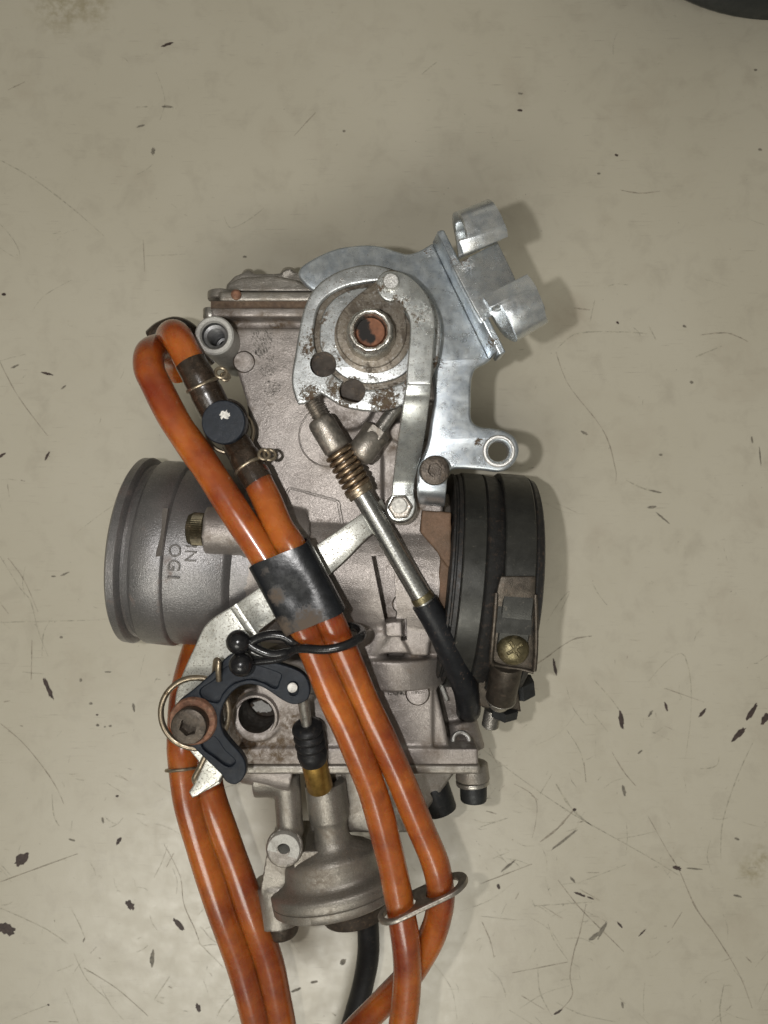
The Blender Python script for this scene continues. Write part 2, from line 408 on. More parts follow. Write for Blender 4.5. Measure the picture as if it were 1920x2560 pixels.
M['barrel'] = plain('steel_barrel', (.36, .33, .29), .36, .85, .25, 8, dust=.45, dustc=(.19, .13, .08), bumps=.4, bs=30)
M['spring'] = plain('bronze_spring', (.34, .25, .165), .3, .95, .3, 10, dust=.45, dustc=(.1, .06, .035))
M['wire'] = plain('spring_wire', (.36, .30, .22), .34, .9, .3, 8, dust=.35, dustc=(.12, .08, .05))
M['bore'] = plain('shaded_thread_metal', (.2, .2, .2), .4, .8, .3, 9)  # boss thread coloured darker to put the bore's shade in
M['brass'] = plain('brass', (.42, .26, .07), .36, .92, .25, 7, dust=.2, dustc=(.2, .12, .05))
M['yellow_zinc'] = plain('yellow_zinc_screw', (.22, .19, .11), .36, .9, .25, 9, dust=.4, dustc=(.14, .1, .06), bumps=.4)
M['knob'] = plain('dark_brass_knob', (.1, .085, .055), .4, .8, .3, 12, dust=.3)
M['bolt'] = plain('oily_socket_bolt', (.075, .062, .05), .35, .7, .45, 8, dust=.5, dustc=(.16, .11, .07), bumps=.6, bs=25)
M['bolt_black'] = plain('black_socket_bolt', (.03, .032, .033), .45, .4, .3, 8, dust=.15, dustc=(.2, .16, .12), bumps=.3, bs=40)
M['plastic'] = plain('black_plastic', (.012, .016, .023), .42, 0, .3, 7, dust=.08, dustc=(.07, .065, .06), bumps=.35, bs=55, spec=.28)
M['plastic_gloss'] = plain('glossy_black_plastic', (.012, .012, .013), .22, 0, .3, 7, dust=.22, dustc=(.09, .07, .05), bumps=.15, bs=30)
M['rubber'] = plain('black_rubber', (.014, .014, .015), .42, 0, .3, 7, dust=.2, dustc=(.1, .08, .06), bumps=.2, bs=30, scratch=.15, spec=.28)
M['rubber_worn'] = plain('scuffed_black_rubber', (.012, .013, .015), .4, 0, .3, 7, dust=.1, dustc=(.1, .08, .06), bumps=.25, bs=30, spots=[(1150, 1670, 3.9, 28, .42), (1165, 1735, 3.4, 20, .35)], spotc=(.3, .2, .15), spec=.28)
M['sleeve'] = plain('dusty_black_sleeve', (.010, .011, .013), .26, 0, .3, 5, spots=[(775, 1565, 5.52, 85, .8), (690, 1490, 5.5, 45, .7), (710, 1570, 5.4, 60, .75), (668, 1425, 5.4, 40, .6)], spotc=(.10, .075, .055), bumps=.2, bs=9, spec=.5)
M['hose_end'] = plain('dark_stained_hose_end', (.03, .02, .013), .24, 0, .5, 4, dust=.35, dustc=(.13, .08, .05), bumps=.15, coat=.4)
M['band'] = plain('dark_steel_band', (.06, .06, .055), .36, .65, .2, 3, dust=.06, dustc=(.3, .26, .2), bumps=.15, bs=60, scratch=.08)
M['boot'] = plain('black_intake_rubber', (.016, .0155, .015), .5, 0, .3, 5, dust=.35, dustc=(.13, .08, .05), bumps=.3, bs=30)
M['ear'] = plain('brown_steel_ear', (.085, .072, .058), .42, .75, .3, 6, dust=.3, dustc=(.17, .11, .07), bumps=.3)
M['gasket'] = plain('brown_gasket', (.11, .07, .045), .7, 0, .35, 8, dust=.6, dustc=(.26, .19, .12), bumps=.5)
M['dark'] = plain('dark_metal_recess_shade', (.045, .034, .025), .55, .3, .4, 5, dust=.3)  # dark metal; also paints shade into the choke bore and holes
M['cap'] = plain('dark_blue_cap', (.008, .012, .014), .4, 0, .2, 3)

def hosemat():
    g = G('amber_hose')
    c = g.mix(g.rng(g.noise(.75, 4, .6), .34, .66), (.22, .036, .010), (.46, .135, .02))
    c = g.mix(g.rng(g.noise(2.6, 5, .7, .3, off=(3, 1, 2)), .55, .8, 0, .5), c, (.16, .032, .012))
    sp = g.rng(g.voro(8, off=(2, 4, 1)), .07, .035); c = g.mix(g.math('MULTIPLY', sp, .6), c, (.6, .4, .24)); c = g.mix(g.rng(g.noise(1.6, 4, .6, .5, off=(6, 6, 1)), .5, .7, 0, .35), c, (.13, .024, .010))
    dirt = g.rng(g.noise(6, 7, .75, off=(9, 2, 1)), .64, .78, 0, .5); c = g.mix(dirt, c, (.2, .11, .07))
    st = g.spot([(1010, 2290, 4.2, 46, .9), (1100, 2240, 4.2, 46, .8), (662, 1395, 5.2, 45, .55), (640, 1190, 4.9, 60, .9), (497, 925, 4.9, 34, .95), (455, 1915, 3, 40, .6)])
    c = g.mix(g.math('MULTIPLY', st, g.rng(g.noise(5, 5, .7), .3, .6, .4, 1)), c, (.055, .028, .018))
    n = g.bump(g.noise(10, 4, .6), .12, .02); n = g.bump(g.noise(60, 3, .6), .12, .008, n)
    r = g.mixf(dirt, g.rng(g.noise(4, 4, .6), .3, .7, .2, .34), .6)
    m = g.done(c, r, 0, n, .5, Subsurface_Weight=.7, Subsurface_Scale=.7, Coat_Weight=.45, Coat_Roughness=.11)
    g.b.inputs['Subsurface Radius'].default_value = (1.0, .25, .05)
    return m
M['hose'] = hosemat()

def tablemat():
    g = G('worn_cream_paint')
    c = g.mix(g.rng(g.noise(.16, 3, .5), .35, .65), (.545, .505, .40), (.595, .555, .45))
    c = g.mix(g.rng(g.noise(1.3, 6, .65, .4, off=(2, 2, 0)), .52, .8, 0, .34), c, (.30, .26, .2))
    c = g.mix(g.rng(g.noise(.5, 5, .6, .3, off=(8, 3, 0)), .56, .8, 0, .3), c, (.36, .29, .21))
    # fine rubbed scratches in several directions, and specks
    for i, (st, of) in enumerate([((1, 26, 1, .7), (1, 0, 0)), ((1, 30, 1, -.5), (4, 2, 0)), ((1, 24, 1, 1.5), (7, 3, 0)), ((1, 34, 1, 2.5), (2, 8, 0))]):
        ln = g.rng(g.noise(1.1, 4, .62, .25, off=of, stretch=st), .64, .72)
        area = g.rng(g.noise(.6, 3, .5, off=(of[1]+3, of[0], 0)), .46, .6)
        c = g.mix(g.math('MULTIPLY', g.math('MULTIPLY', ln, area), .5), c, (.24, .2, .15))
    spk = g.math('MULTIPLY', g.rng(g.voro(3.2, off=(5, 2, 0)), .05, .025), g.rng(g.noise(1.4, 2, off=(1, 1, 0)), .5, .56))
    c = g.mix(g.math('MULTIPLY', spk, .65), c, (.12, .095, .07))
    st = g.spot([(150, 10, 0, 110, .55), (225, 20, 0, 80, .5), (1880, 2175, 0, 55, .5), (1910, 2140, 0, 50, .5)])
    c = g.mix(g.math('MULTIPLY', st, g.rng(g.noise(3.5, 6, .7), .42, .62)), c, (.24, .19, .07))
    stain_shade = g.spot([(1425, 790, 0, 85, .5), (1270, 1730, 0, 80, .35), (1500, 1340, 0, 60, .25)])  # first spot paints the cable hooks' soft cast shadow; the others tint brown
    c = g.mix(g.math('MULTIPLY', stain_shade, g.rng(g.noise(2, 4, .6), .4, .7, .3, 1)), c, (.33, .255, .18))
    gr = g.noise(70, 2, .5); c = g.mix(g.rng(gr, .3, .7, 0, .1), c, (.3, .28, .24))
    n = g.bump(g.noise(3.2, 5, .55), .10, .03); n = g.bump(g.noise(45, 3, .6), .12, .006, n)
    r = g.rng(g.noise(2.0, 6, .65, off=(4, 4, 0)), .3, .7, .27, .42)
    return g.done(c, r, 0, n, .85)
M['table'] = tablemat()
def flatm(name, c, r=.55, m=0.0):
    g = G(name); k = g.mix(g.rng(g.noise(9, 5, .7), .35, .65), tuple(x*.6 for x in c), tuple(min(1, x*1.4) for x in c)); return g.done(k, r, m, g.bump(g.noise(20, 4, .6), .3, .02))
M['chip'] = flatm('chipped_to_dark_primer', (.06, .04, .034)); M['chip2'] = flatm('grey_scuff', (.21, .19, .15)); M['scr'] = flatm('scratch_line', (.34, .30, .235))
M['scr2'] = flatm('faint_scratch_line', (.43, .40, .315), .4); M['scuff'] = flatm('scuffed_casting', (.15, .135, .115)); M['letters'] = cast('darkened_cast_letters', (.11, .105, .1), (.15, .14, .13), .35, .6, dirty=0.0); M['glint'] = flatm('bare_metal_edge', (.5, .48, .42), .3, .6); M['white'] = flatm('scraped_white', (.7, .68, .63), .5)  # letters coloured darker in place of shaded relief outlines

# ------------------------------------------------------------------ table
tb = link('tabletop', mesh(box((0, 0, -.3), (60, 60, .3))), M['table'], smooth=False); tb['kind'] = 'structure'; tb['label'] = 'scratched cream painted metal tabletop'
def blob(x, y, L, w, ang, z=.004, n=22, seed=0, rough=.5):
    """ragged chip outline, long axis L px at angle ang"""
    rnd = random.Random(seed); out = []
    ca, sa = math.cos(ang), math.sin(ang)
    for i in range(n):
        th = 2*PI*i/n; k = 1 + rough*(rnd.random() - .5)
        u, v = math.cos(th)*L/2*k, math.sin(th)*w/2*(1 + rough*1.3*(rnd.random() - .5))
        out.append(W(x + u*ca - v*sa, y + u*sa + v*ca, 0) + Vector((0, 0, z)))
    return out, [tuple(range(n))[::-1]]
chips = [  # x, y, length, width, angle (deg, image), material
    (55, 2148, 44, 30, -40, 'chip'), (15, 2322, 52, 40, 20, 'chip'), (325, 2262, 30, 22, 60, 'chip'), (447, 2312, 44, 15, 50, 'chip'), (121, 1722, 62, 15, 68, 'chip'),
    (297, 2103, 22, 12, -60, 'chip'), (381, 2396, 44, 14, 95, 'chip2'), (496, 2520, 24, 16, 70, 'chip'), (1553, 1800, 58, 15, 82, 'chip'), (1387, 1668, 50, 10, 80, 'chip'),
    (1626, 1784, 22, 8, -55, 'chip2'), (1665, 1766, 26, 8, 75, 'chip'), (1756, 1782, 32, 10, -52, 'chip'), (1880, 1780, 50, 17, -58, 'chip'), (1846, 1836, 56, 17, -45, 'chip'), (1915, 1795, 40, 20, -50, 'chip'),
    (1450, 2236, 34, 8, 22, 'chip'), (1476, 2245, 20, 5, 20, 'chip'), (1432, 2200, 22, 7, 50, 'chip2'), (1549, 2312, 22, 7, 48, 'chip'), (1605, 2332, 26, 5, -45, 'chip'),
    (1506, 2325, 50, 13, -62, 'chip2'), (1488, 2340, 40, 12, -35, 'chip2'), (1246, 2216, 15, 11, 70, 'chip'), (1270, 2165, 50, 7, -38, 'chip2'), (1560, 1976, 30, 11, 78, 'chip2'),
    (1395, 2530, 26, 7, -30, 'chip'), (1556, 2512, 18, 8, 80, 'chip2'), (419, 111, 38, 9, -20, 'chip'), (418, 267, 32, 7, 2, 'chip2'), (353, 315, 24, 6, -14, 'chip2'), (383, 378, 22, 12, -80, 'chip2'),
    (10, 736, 13, 9, 0, 'chip'), (118, 934, 34, 7, 12, 'chip'), (38, 916, 22, 7, -25, 'chip2'), (159, 968, 18, 6, -40, 'chip2'), (118, 1140, 26, 7, -62, 'chip'), (4, 1139, 26, 9, -35, 'chip'),
    (162, 1435, 28, 6, -25, 'chip2'), (134, 1441, 14, 5, 0, 'chip2'), (1301, 234, 15, 7, 8, 'chip2'), (1300, 276, 15, 8, 8, 'chip'), (1541, 388, 11, 8, 20, 'chip'), (1497, 434, 10, 7, 0, 'chip2'),
    (1544, 807, 9, 8, 40, 'chip'), (1711, 816, 12, 8, 30, 'chip2'), (1729, 956, 10, 9, 0, 'chip2'), (1652, 1137, 10, 8, 0, 'chip2'), (1629, 1268, 26, 8, -8, 'chip2'), (1640, 1229, 36, 6, 12, 'chip2'),
    (1658, 1296, 46, 6, 40, 'chip2'), (1880, 1100, 20, 6, 80, 'chip2'), (1900, 1140, 46, 5, 84, 'chip2'), (1460, 1082, 22, 8, 28, 'chip2'), (1900, 374, 11, 8, 20, 'chip2'), (1889, 175, 10, 7, 0, 'chip2'),
    (1842, 2097, 14, 8, 20, 'chip2'), (1693, 2170, 26, 13, 20, 'chip'), (1735, 2172, 46, 5, 4, 'chip2'), (1844, 2240, 22, 7, 15, 'chip2'), (1436, 2024, 12, 9, 0, 'chip'), (1410, 2100, 90, 8, -38, 'chip2'),
    (153, 1593, 9, 8, 0, 'chip2'), (227, 1759, 10, 8, 0, 'chip2'), (243, 1787, 7, 6, 0, 'chip'), (244, 1813, 10, 8, 0, 'chip2'), (276, 1815, 9, 7, 0, 'chip2'), (262, 1817, 5, 5, 0, 'chip2'), (334, 1768, 24, 8, 80, 'chip2'),
    (293, 1990, 9, 7, 0, 'chip'), (257, 2050, 18, 8, 80, 'chip2'), (270, 1680, 20, 5, 0, 'chip2'), (202, 1700, 8, 12, 0, 'chip2'), (180, 2100, 20, 6, 15, 'chip2'), (210, 2350, 14, 5, -70, 'chip2'), (121, 2512, 7, 5, 30, 'chip'),
    (1075, 2385, 14, 4, 60, 'chip2'), (857, 2405, 22, 14, -40, 'chip2'), (785, 2455, 20, 9, -10, 'chip2'), (740, 2475, 34, 9, -20, 'chip2'), (1600, 1880, 16, 6, -40, 'chip2'), (860, 328, 9, 7, 10, 'chip2'), (612, 642, 12, 7, 0, 'chip2')]
for i, (x, y, L, w, a, m) in enumerate(chips):
    v, f = blob(x, y, L*.9, w*.78, math.radians(a), .004 + .0004*(i % 7), 20 if L > 20 else 12, i, .5 if L > 20 else .3)
    o = link('paint_chip', mesh((v, f), False), M[m], tb, smooth=False)
def scratch_mesh(lines, z):
    V, F = [], []
    for pts, w in lines:
        P = [Vector((p[0], p[1])) for p in spl(pts, 8, False)]
        rnd = random.Random(int(P[0].x*3 + P[0].y)); n0 = len(V); N = len(P)
        for i, p in enumerate(P):
            t = (P[min(i+1, N-1)] - P[max(i-1, 0)]).normalized(); nn = Vector((-t.y, t.x))
            ww = .8*w*(.35 + .65*math.sin(PI*min(1, (i+.6)/N)))*(.5 + rnd.random())/2
            for s in (-1, 1):
                q = p + nn*ww*s + nn*(rnd.random() - .5)*.8; V.append(W(q.x, q.y, 0) + Vector((0, 0, z)))
        for i in range(N-1): F.append((n0+2*i, n0+2*i+1, n0+2*i+3, n0+2*i+2))
    return V, F
named = [([(0, 2205), (90, 2172), (195, 2134)], 3.2), ([(1885, 1850), (1840, 1950), (1806, 2060), (1802, 2150)], 3.4), ([(1620, 2040), (1670, 2130), (1695, 2170), (1740, 2270), (1790, 2340), (1850, 2440), (1880, 2520)], 3.2),
    ([(1200, 1868), (1300, 1945), (1440, 2040), (1600, 2130), (1700, 2190)], 2.6), ([(1390, 1960), (1430, 2022), (1484, 2068)], 6), ([(1434, 2024), (1395, 2070), (1350, 2105)], 6),
    ([(1485, 1700), (1530, 1750), (1548, 1775)], 2.5), ([(1530, 1880), (1560, 1930), (1590, 1965)], 3), ([(0, 400), (80, 445), (180, 520), (260, 590)], 3), ([(0, 560), (50, 640), (0, 620)], 1.5),
    ([(0, 905), (45, 990), (120, 1090)], 2.2), ([(0, 1390), (50, 1470), (75, 1500), (95, 1575), (120, 1640)], 2.2), ([(20, 1395), (60, 1450), (95, 1530)], 2), ([(0, 1556), (250, 1550)], 2), ([(105, 1640), (110, 1580), (130, 1545)], 2.4),
    ([(80, 1600), (78, 1700)], 3), ([(55, 1680), (110, 1685)], 2), ([(0, 1808), (60, 1860), (130, 1950), (160, 2010)], 2.2), ([(130, 1985), (135, 2040), (148, 2065)], 3), ([(0, 2270), (110, 2320), (170, 2360)], 2.2),
    ([(210, 2420), (290, 2470), (370, 2540)], 2.2), ([(385, 2500), (425, 2440)], 2.2), ([(410, 2110), (450, 2190), (460, 2260), (490, 2330), (500, 2360)], 2.4), ([(500, 2360), (560, 2420)], 2),
    ([(540, 2545), (560, 2510), (590, 2480)], 2.6), ([(1205, 2305), (1225, 2350), (1235, 2395)], 3), ([(1370, 2310), (1385, 2350), (1420, 2400)], 2.4), ([(1465, 2260), (1450, 2330), (1435, 2380), (1425, 2440), (1430, 2490), (1395, 2530)], 3),
    ([(1335, 2265), (1480, 2255)], 2.2), ([(1330, 2250), (1338, 2268)], 2.4), ([(1395, 2200), (1450, 2270), (1530, 2350), (1560, 2380)], 2.6), ([(1345, 2415), (1350, 2480), (1380, 2540)], 2.6), ([(1280, 2432), (1420, 2405)], 2.2),
    ([(1390, 2505), (1450, 2535), (1540, 2555)], 2.2), ([(1810, 2460), (1800, 2520), (1803, 2560)], 4), ([(1705, 2280), (1680, 2320)], 2.4), ([(1620, 1705), (1712, 1640), (1712, 1900)], 1.6), ([(1660, 1720), (1760, 1755)], 2),
    ([(1750, 1922), (1790, 1915), (1798, 1890)], 2.6), ([(1395, 870), (1440, 835), (1560, 830), (1620, 835)], 3), ([(1390, 880), (1420, 960), (1510, 1080), (1540, 1180), (1538, 1210)], 2.4), ([(1565, 1200), (1610, 1222), (1655, 1232)], 3.6),
    ([(1435, 770), (1475, 775)], 4.5), ([(1487, 750), (1475, 805)], 3.6), ([(1740, 892), (1805, 865)], 4.5), ([(1750, 838), (1820, 833), (1870, 855)], 3), ([(1622, 815), (1640, 850)], 2.6), ([(735, 340), (790, 280)], 2.6),
    ([(1055, 185), (1092, 155)], 3), ([(340, 268), (385, 266)], 2.5), ([(1550, 475), (1600, 483), (1650, 478)], 2.6), ([(80, 780), (110, 740), (180, 700)], 1.6), ([(20, 225), (62, 205)], 2.4), ([(390, 180), (412, 250), (400, 300)], 1.8),
    ([(360, 640), (465, 635)], 1.8), ([(358, 600), (362, 680)], 2), ([(560, 540), (580, 570), (660, 520)], 2), ([(1340, 1660), (1360, 1648), (1430, 1600), (1480, 1590)], 4), ([(1365, 1560), (1420, 1480), (1400, 1530)], 2), ([(1200, 2068), (1270, 2045)], 2.4),
    ([(1285, 1960), (1340, 2000), (1330, 2095)], 2), ([(1350, 1985), (1380, 1935)], 2), ([(1200, 2210), (1330, 2160)], 2), ([(980+220, 2290), (1290, 2300)], 1.6), ([(1480, 1780), (1520, 1830)], 2), ([(1460, 1905), (1465, 1955)], 3)]
o = link('scratch', mesh(scratch_mesh([l for i, l in enumerate(named) if i % 5 in (0, 2)], .0035), False), M['scr'], tb, smooth=False); o['kind'] = 'stuff'
o = link('scratch', mesh(scratch_mesh([l for i, l in enumerate(named) if i % 5 not in (0, 2)], .0028), False), M['scr2'], tb, smooth=False); o['kind'] = 'stuff'
rnd = random.Random(11); small = []
for i in range(380):
    x, y = rnd.uniform(-100, 2020), 2660*(rnd.random()**.4) - 50
    if rnd.random() < .4: x = rnd.choice([rnd.uniform(0, 600), rnd.uniform(1150, 1700), rnd.uniform(600, 1300)]); y = rnd.uniform(1700, 2600)
    a = rnd.choice([rnd.gauss(.7, .5), rnd.gauss(-.6, .5), rnd.uniform(0, PI)]); L = rnd.choice([8, 12, 20, 35, 60, 120])*rnd.uniform(.6, 1.3)
    c_ = rnd.uniform(-.12, .12)*L
    small.append(([(x, y), (x + L/2*math.cos(a) - c_*math.sin(a), y + L/2*math.sin(a) + c_*math.cos(a)), (x + L*math.cos(a), y + L*math.sin(a))], rnd.uniform(.8, 2.2)))
o = link('scratch', mesh(scratch_mesh(small, .0022), False), M['scr2'], tb, smooth=False); o['kind'] = 'stuff'
o = link('scratch', mesh(scratch_mesh([(p, w) for p, w in [([(q[0][0][0]+31, q[0][0][1]*.97+40), (q[0][1][0]+31, q[0][1][1]*.97+40)], q[1]*1.3) for q in small[::5]]], .0031), False), M['scr'], tb, smooth=False); o['kind'] = 'stuff'

# ------------------------------------------------------------------ carburettor
carb = empty('carburetor', (0, -1.5, 0), 'dirty aluminium motorcycle carburettor with zinc throttle linkage lying on its side', 'carburetor')
PHI = math.radians(5.3)
AX = Vector((math.cos(PHI), -math.sin(PHI), 0)); AZ = 2.45
A0 = Vector((-5.37, -.81, AZ))                      # left end of the bore axis
# --- bell mouth
bell = link('bell_mouth', mesh(lathe(A0, AX, [(.03, 1.68), (0, 1.72), (0, 1.93), (.05, 2.0), (.2, 2.01), (.25, 1.97), (.28, 1.87), (.33, 1.84), (.42, 1.86), (.47, 1.95), (.52, 1.98), (1.06, 1.99), (1.1, 1.97), (1.13, 1.93),
    (2.25, 1.9), (2.32, 1.84), (2.4, 1.74), (2.75, 1.72), (2.8, 1.66), (3.6, 1.66), (3.6, 1.45), (.6, 1.5), (.03, 1.68)], 128)), M['cast_ray'], carb, 40)
def onbell(px, py, r, lift=0.0):
    """point of the bell surface (radius r) seen at px, py"""
    z = 4.3
    for _ in range(12):
        w = W(px, py, z); d = (w - A0); t = d.dot(AX); side = Vector((AX.y, -AX.x, 0)).dot(d)
        z = AZ + math.sqrt(max(.01, r*r - side*side))
    w = W(px, py, z); return w + Vector((0, 0, lift))
# cast wedge on the bell
v = [onbell(408, 1270, 1.99, .03), onbell(424, 1271, 1.99, .12), onbell(407, 1389, 1.99, .12), onbell(390, 1392, 1.99, .03)]
v2 = [p - Vector((0, 0, .25)) for p in v]
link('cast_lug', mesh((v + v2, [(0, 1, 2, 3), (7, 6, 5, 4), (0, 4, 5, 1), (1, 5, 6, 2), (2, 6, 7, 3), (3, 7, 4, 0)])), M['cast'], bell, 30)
def text_on(name, s, px, py, hpx, ang, r, mat, parent, raise_=.034):
    cu = bpy.data.curves.new('t', 'FONT'); cu.body = s; cu.size = 1; cu.extrude = .012; cu.bevel_depth = .006; cu.resolution_u = 3; cu.space_character = 1.12
    o = bpy.data.objects.new('t', cu); C.objects.link(o); dg = bpy.context.evaluated_depsgraph_get(); me = bpy.data.meshes.new_from_object(o.evaluated_get(dg)); bpy.data.objects.remove(o)
    ca, sa = math.cos(ang), math.sin(ang); k = hpx/.72
    for v in me.vertices:
        x, y, z = v.co; X = px + (x*ca + y*sa)*k; Y = py + (x*sa - y*ca)*k
        v.co = (onbell(X, Y, r, raise_*.5 + z*.9) if r else W(X, Y, raise_) + Vector((0, 0, z)))
    return link(name, me, mat, parent, 30)
text_on('cast_lettering', 'OG1', 424, 1357, 32, PI/2 + .06, 1.925, M['letters'], bell)
text_on('cast_lettering', 'HN', 466, 1340, 30, PI/2 + .06, 1.925, M['letters'], bell)

# --- main casting
body_parts = [
    pbox(566, 785, 925, 820, 1.3, 3.66), prism([(563, 815), (900, 812), (1080, 815), (1092, 1000), (1100, 1200), (1092, 1440), (1078, 1640), (760, 1645), (690, 1560), (640, 1400), (640, 1180), (612, 1000), (575, 880)], 1.1, 3.9, shrink=.985),
    pbox(528, 770, 930, 792, 1.3, 4.02),                                   # rim under the cover
    rod(A0 + AX*2.6, A0 + AX*7.6, 1.72, 1.85, 48),                       # throttle bore
    prism([(955, 1100), (1108, 1100), (1108, 1480), (1085, 1560), (1070, 1640), (1030, 1640), (985, 1560), (960, 1400)], 2.2, 4.0),
    # lower barrel under the slide
    rod(W(840, 1622, 2.55), W(840, 1698, 2.55), 1.5, 1.46, 64), rod(W(985, 1628, 2.95), W(985, 1700, 2.95), 1.13, 1.08, 48), prism([(962, 1556), (1004, 1552), (1010, 1592), (965, 1594)], 3.4, 4.2),
    pbox(640, 1690, 1082, 1880, 1.2, 3.68), prism([(1070, 1700), (1090, 1720), (1110, 1800), (1125, 1880), (1000, 1880), (1000, 1700)], 1.4, 3.6),
    rod(W(1150, 1800, 2.55), W(1165, 1875, 2.6), .36, .42, 32), pbox(1090, 1700, 1150, 1880, 1.4, 2.6),
    pbox(590, 1872, 1196, 1912, 1.2, 3.75),
    rod(W(645, 1790, 1.8), W(645, 1790, 3.72), .52, .5, 40), pbox(560, 1720, 760, 1880, 1.3, 3.1),
    rod(W(730, 1740, 3.4), W(745, 1880, 3.4), .2, .22, 20),
    rod(W(612, 1905, 3.2), W(735, 1930, 3.2), .42, .42, 24),
    # left shoulder and fuel inlet leg, boss carrying the knurled screw
    rod(W(515, 1326, 4.25), W(640, 1330, 4.2), .46, .47, 40),
    rod(W(640, 1330, 4.2), W(740, 1340, 3.7), .46, .6, 32),
    # ribs right of the face
    prism([(968, 1400), (1000, 1395), (1010, 1540), (985, 1545)], 3.5, 3.98), rod(W(1022, 1545, 3.55), W(1036, 1650, 3.55), .17, .2, 20),
    rod(W(1003, 1100, 3.7), W(1018, 1390, 3.7), .24, .24, 20),
    rod(W(870, 1010, 3.3), W(870, 1010, 4.1), .62, .5, 40), rod(W(1000, 1080, 3.4), W(1000, 1080, 4.1), .22, .2, 24),
    rod(W(926, 825, 3.0), W(926, 825, 4.7), .95, .8, 48), rod(W(1085, 960, 3.5), W(1085, 960, 4.6), .35, .33, 24), rod(W(1085, 1172, 3.5), W(1085, 1172, 4.55), .3, .3, 24),
    rod(W(960, 1568, 3.7), W(925, 1640, 3.6), .28, .3, 24),
    # legs behind
    rod(W(560, 840, 1.6), W(640, 870, 1.6), .5, .6, 24), pbox(515, 770, 560, 800, 2.2, 3.3),
]
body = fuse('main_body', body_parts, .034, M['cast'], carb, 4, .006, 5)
# open the slot beside the ribs, the choke bore, the pocket edge
cut(body, prism([(929, 1388), (972, 1386), (985, 1425), (992, 1530), (990, 1550), (962, 1552)], 3.4, 4.5, 3.9), rod(W(643, 1785, 2.2), W(643, 1785, 4.2), R_(46, 3.7), R_(47, 3.7), 48),
    prism([(1003, 1545), (1016, 1545), (1018, 1600), (1003, 1604)], 3.5, 4.4, 4.0), angle=180)
me = body.data; me.set_sharp_from_angle(angle=math.radians(55))
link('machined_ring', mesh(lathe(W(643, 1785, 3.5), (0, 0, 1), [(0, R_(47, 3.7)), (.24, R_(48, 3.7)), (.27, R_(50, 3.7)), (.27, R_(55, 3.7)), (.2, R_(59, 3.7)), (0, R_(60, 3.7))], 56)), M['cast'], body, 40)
link('choke_bore_shade', mesh(lathe(W(643, 1785, 3.5) + Vector((0, 0, .2)), (0, 0, 1), [(-1.5, 0), (-1.5, R_(48, 3.7)), (0, R_(48.2, 3.7))], 56)), M['dark'], body, 40)  # dark liner paints the shade inside the bore
v, f = blob(655, 1768, 50, 30, .15, 0, 26, 5, .35)
link('pale_debris', mesh(([W(655, 1768, 2.25) + (p - W(655, 1768, 0))*.82 for p in v], f), False), M['cast_pale'], body, smooth=False)
# machined discs and raised outlines on the face
for (x, y, r, z) in [(610, 905, 25, 3.93), (1005, 1510, 22, 4.03), (1044, 1733, 28, 3.78)]:
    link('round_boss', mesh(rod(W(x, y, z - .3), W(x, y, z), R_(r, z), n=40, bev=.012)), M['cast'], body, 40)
    link('boss_groove', mesh(torus(W(x, y, z - .035), (0, 0, 1), R_(r + 1.5, z), .012, 48, 6)), M['dark'], body)
ol = spl([(716, 1234), (723, 1222), (732, 1222, 0), (835, 1250), (846, 1256), (848, 1268), (872, 1390), (922, 1552), (924, 1566), (912, 1574), (900, 1572, 0), (850, 1556, 0)], 6, False)
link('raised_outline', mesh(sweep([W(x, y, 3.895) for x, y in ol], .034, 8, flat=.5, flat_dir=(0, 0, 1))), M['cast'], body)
link('outline_shade_line', mesh(sweep([W(x + 3.2, y, 3.903) for x, y in ol], .010, 6)), M['scuff'], body)  # dark line drawn beside the ridge as its edge shade
link('outline_shade_line', mesh(sweep([W(x - 3.2, y + .5, 3.903) for x, y in ol], .008, 6)), M['scuff'], body)
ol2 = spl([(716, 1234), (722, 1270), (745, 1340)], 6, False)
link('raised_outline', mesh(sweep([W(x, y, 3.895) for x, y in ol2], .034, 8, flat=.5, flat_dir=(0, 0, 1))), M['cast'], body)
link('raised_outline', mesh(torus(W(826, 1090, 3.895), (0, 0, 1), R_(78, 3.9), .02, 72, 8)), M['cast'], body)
# scuffs scraped into the face
def scuffs(cx, cy, rx, ry, n, seed, ang, L0, z, w=1.2):
    r_ = random.Random(seed); ls = []
    V, F = [], []
    for i in range(n):
        a = r_.uniform(0, 2*PI); q = math.sqrt(r_.random()); x, y = cx + rx*q*math.cos(a), cy + ry*q*math.sin(a); an = ang + r_.gauss(0, .25); L = L0*r_.uniform(.3, 1.2)
        dx, dy = math.cos(an)*L/2, math.sin(an)*L/2; nx, ny = -math.sin(an)*w*r_.uniform(.4, 1), math.cos(an)*w*r_.uniform(.4, 1); b = len(V)
        for (X, Y) in [(x-dx, y-dy), (x+nx, y+ny), (x+dx, y+dy), (x-nx, y-ny)]: V.append(W(X, Y, z))
        F.append((b+3, b+2, b+1, b))
    return V, F
sc = join(scuffs(655, 850, 26, 32, 90, 1, 1.1, 9, 3.918), scuffs(648, 880, 14, 10, 50, 2, .9, 8, 3.918), scuffs(668, 910, 22, 34, 60, 3, .9, 9, 3.918), scuffs(680, 968, 22, 20, 60, 4, 2.6, 9, 3.918), scuffs(690, 870, 45, 60, 60, 5, 1.0, 5, 3.918),
          scuffs(995, 1733, 30, 5, 60, 6, 1.4, 8, 3.75), scuffs(1044, 1731, 18, 4, 40, 7, 1.2, 6, 3.786, 1))
o = link('scuff', mesh(sc, False), M['scuff'], body, smooth=False); o['kind'] = 'stuff'

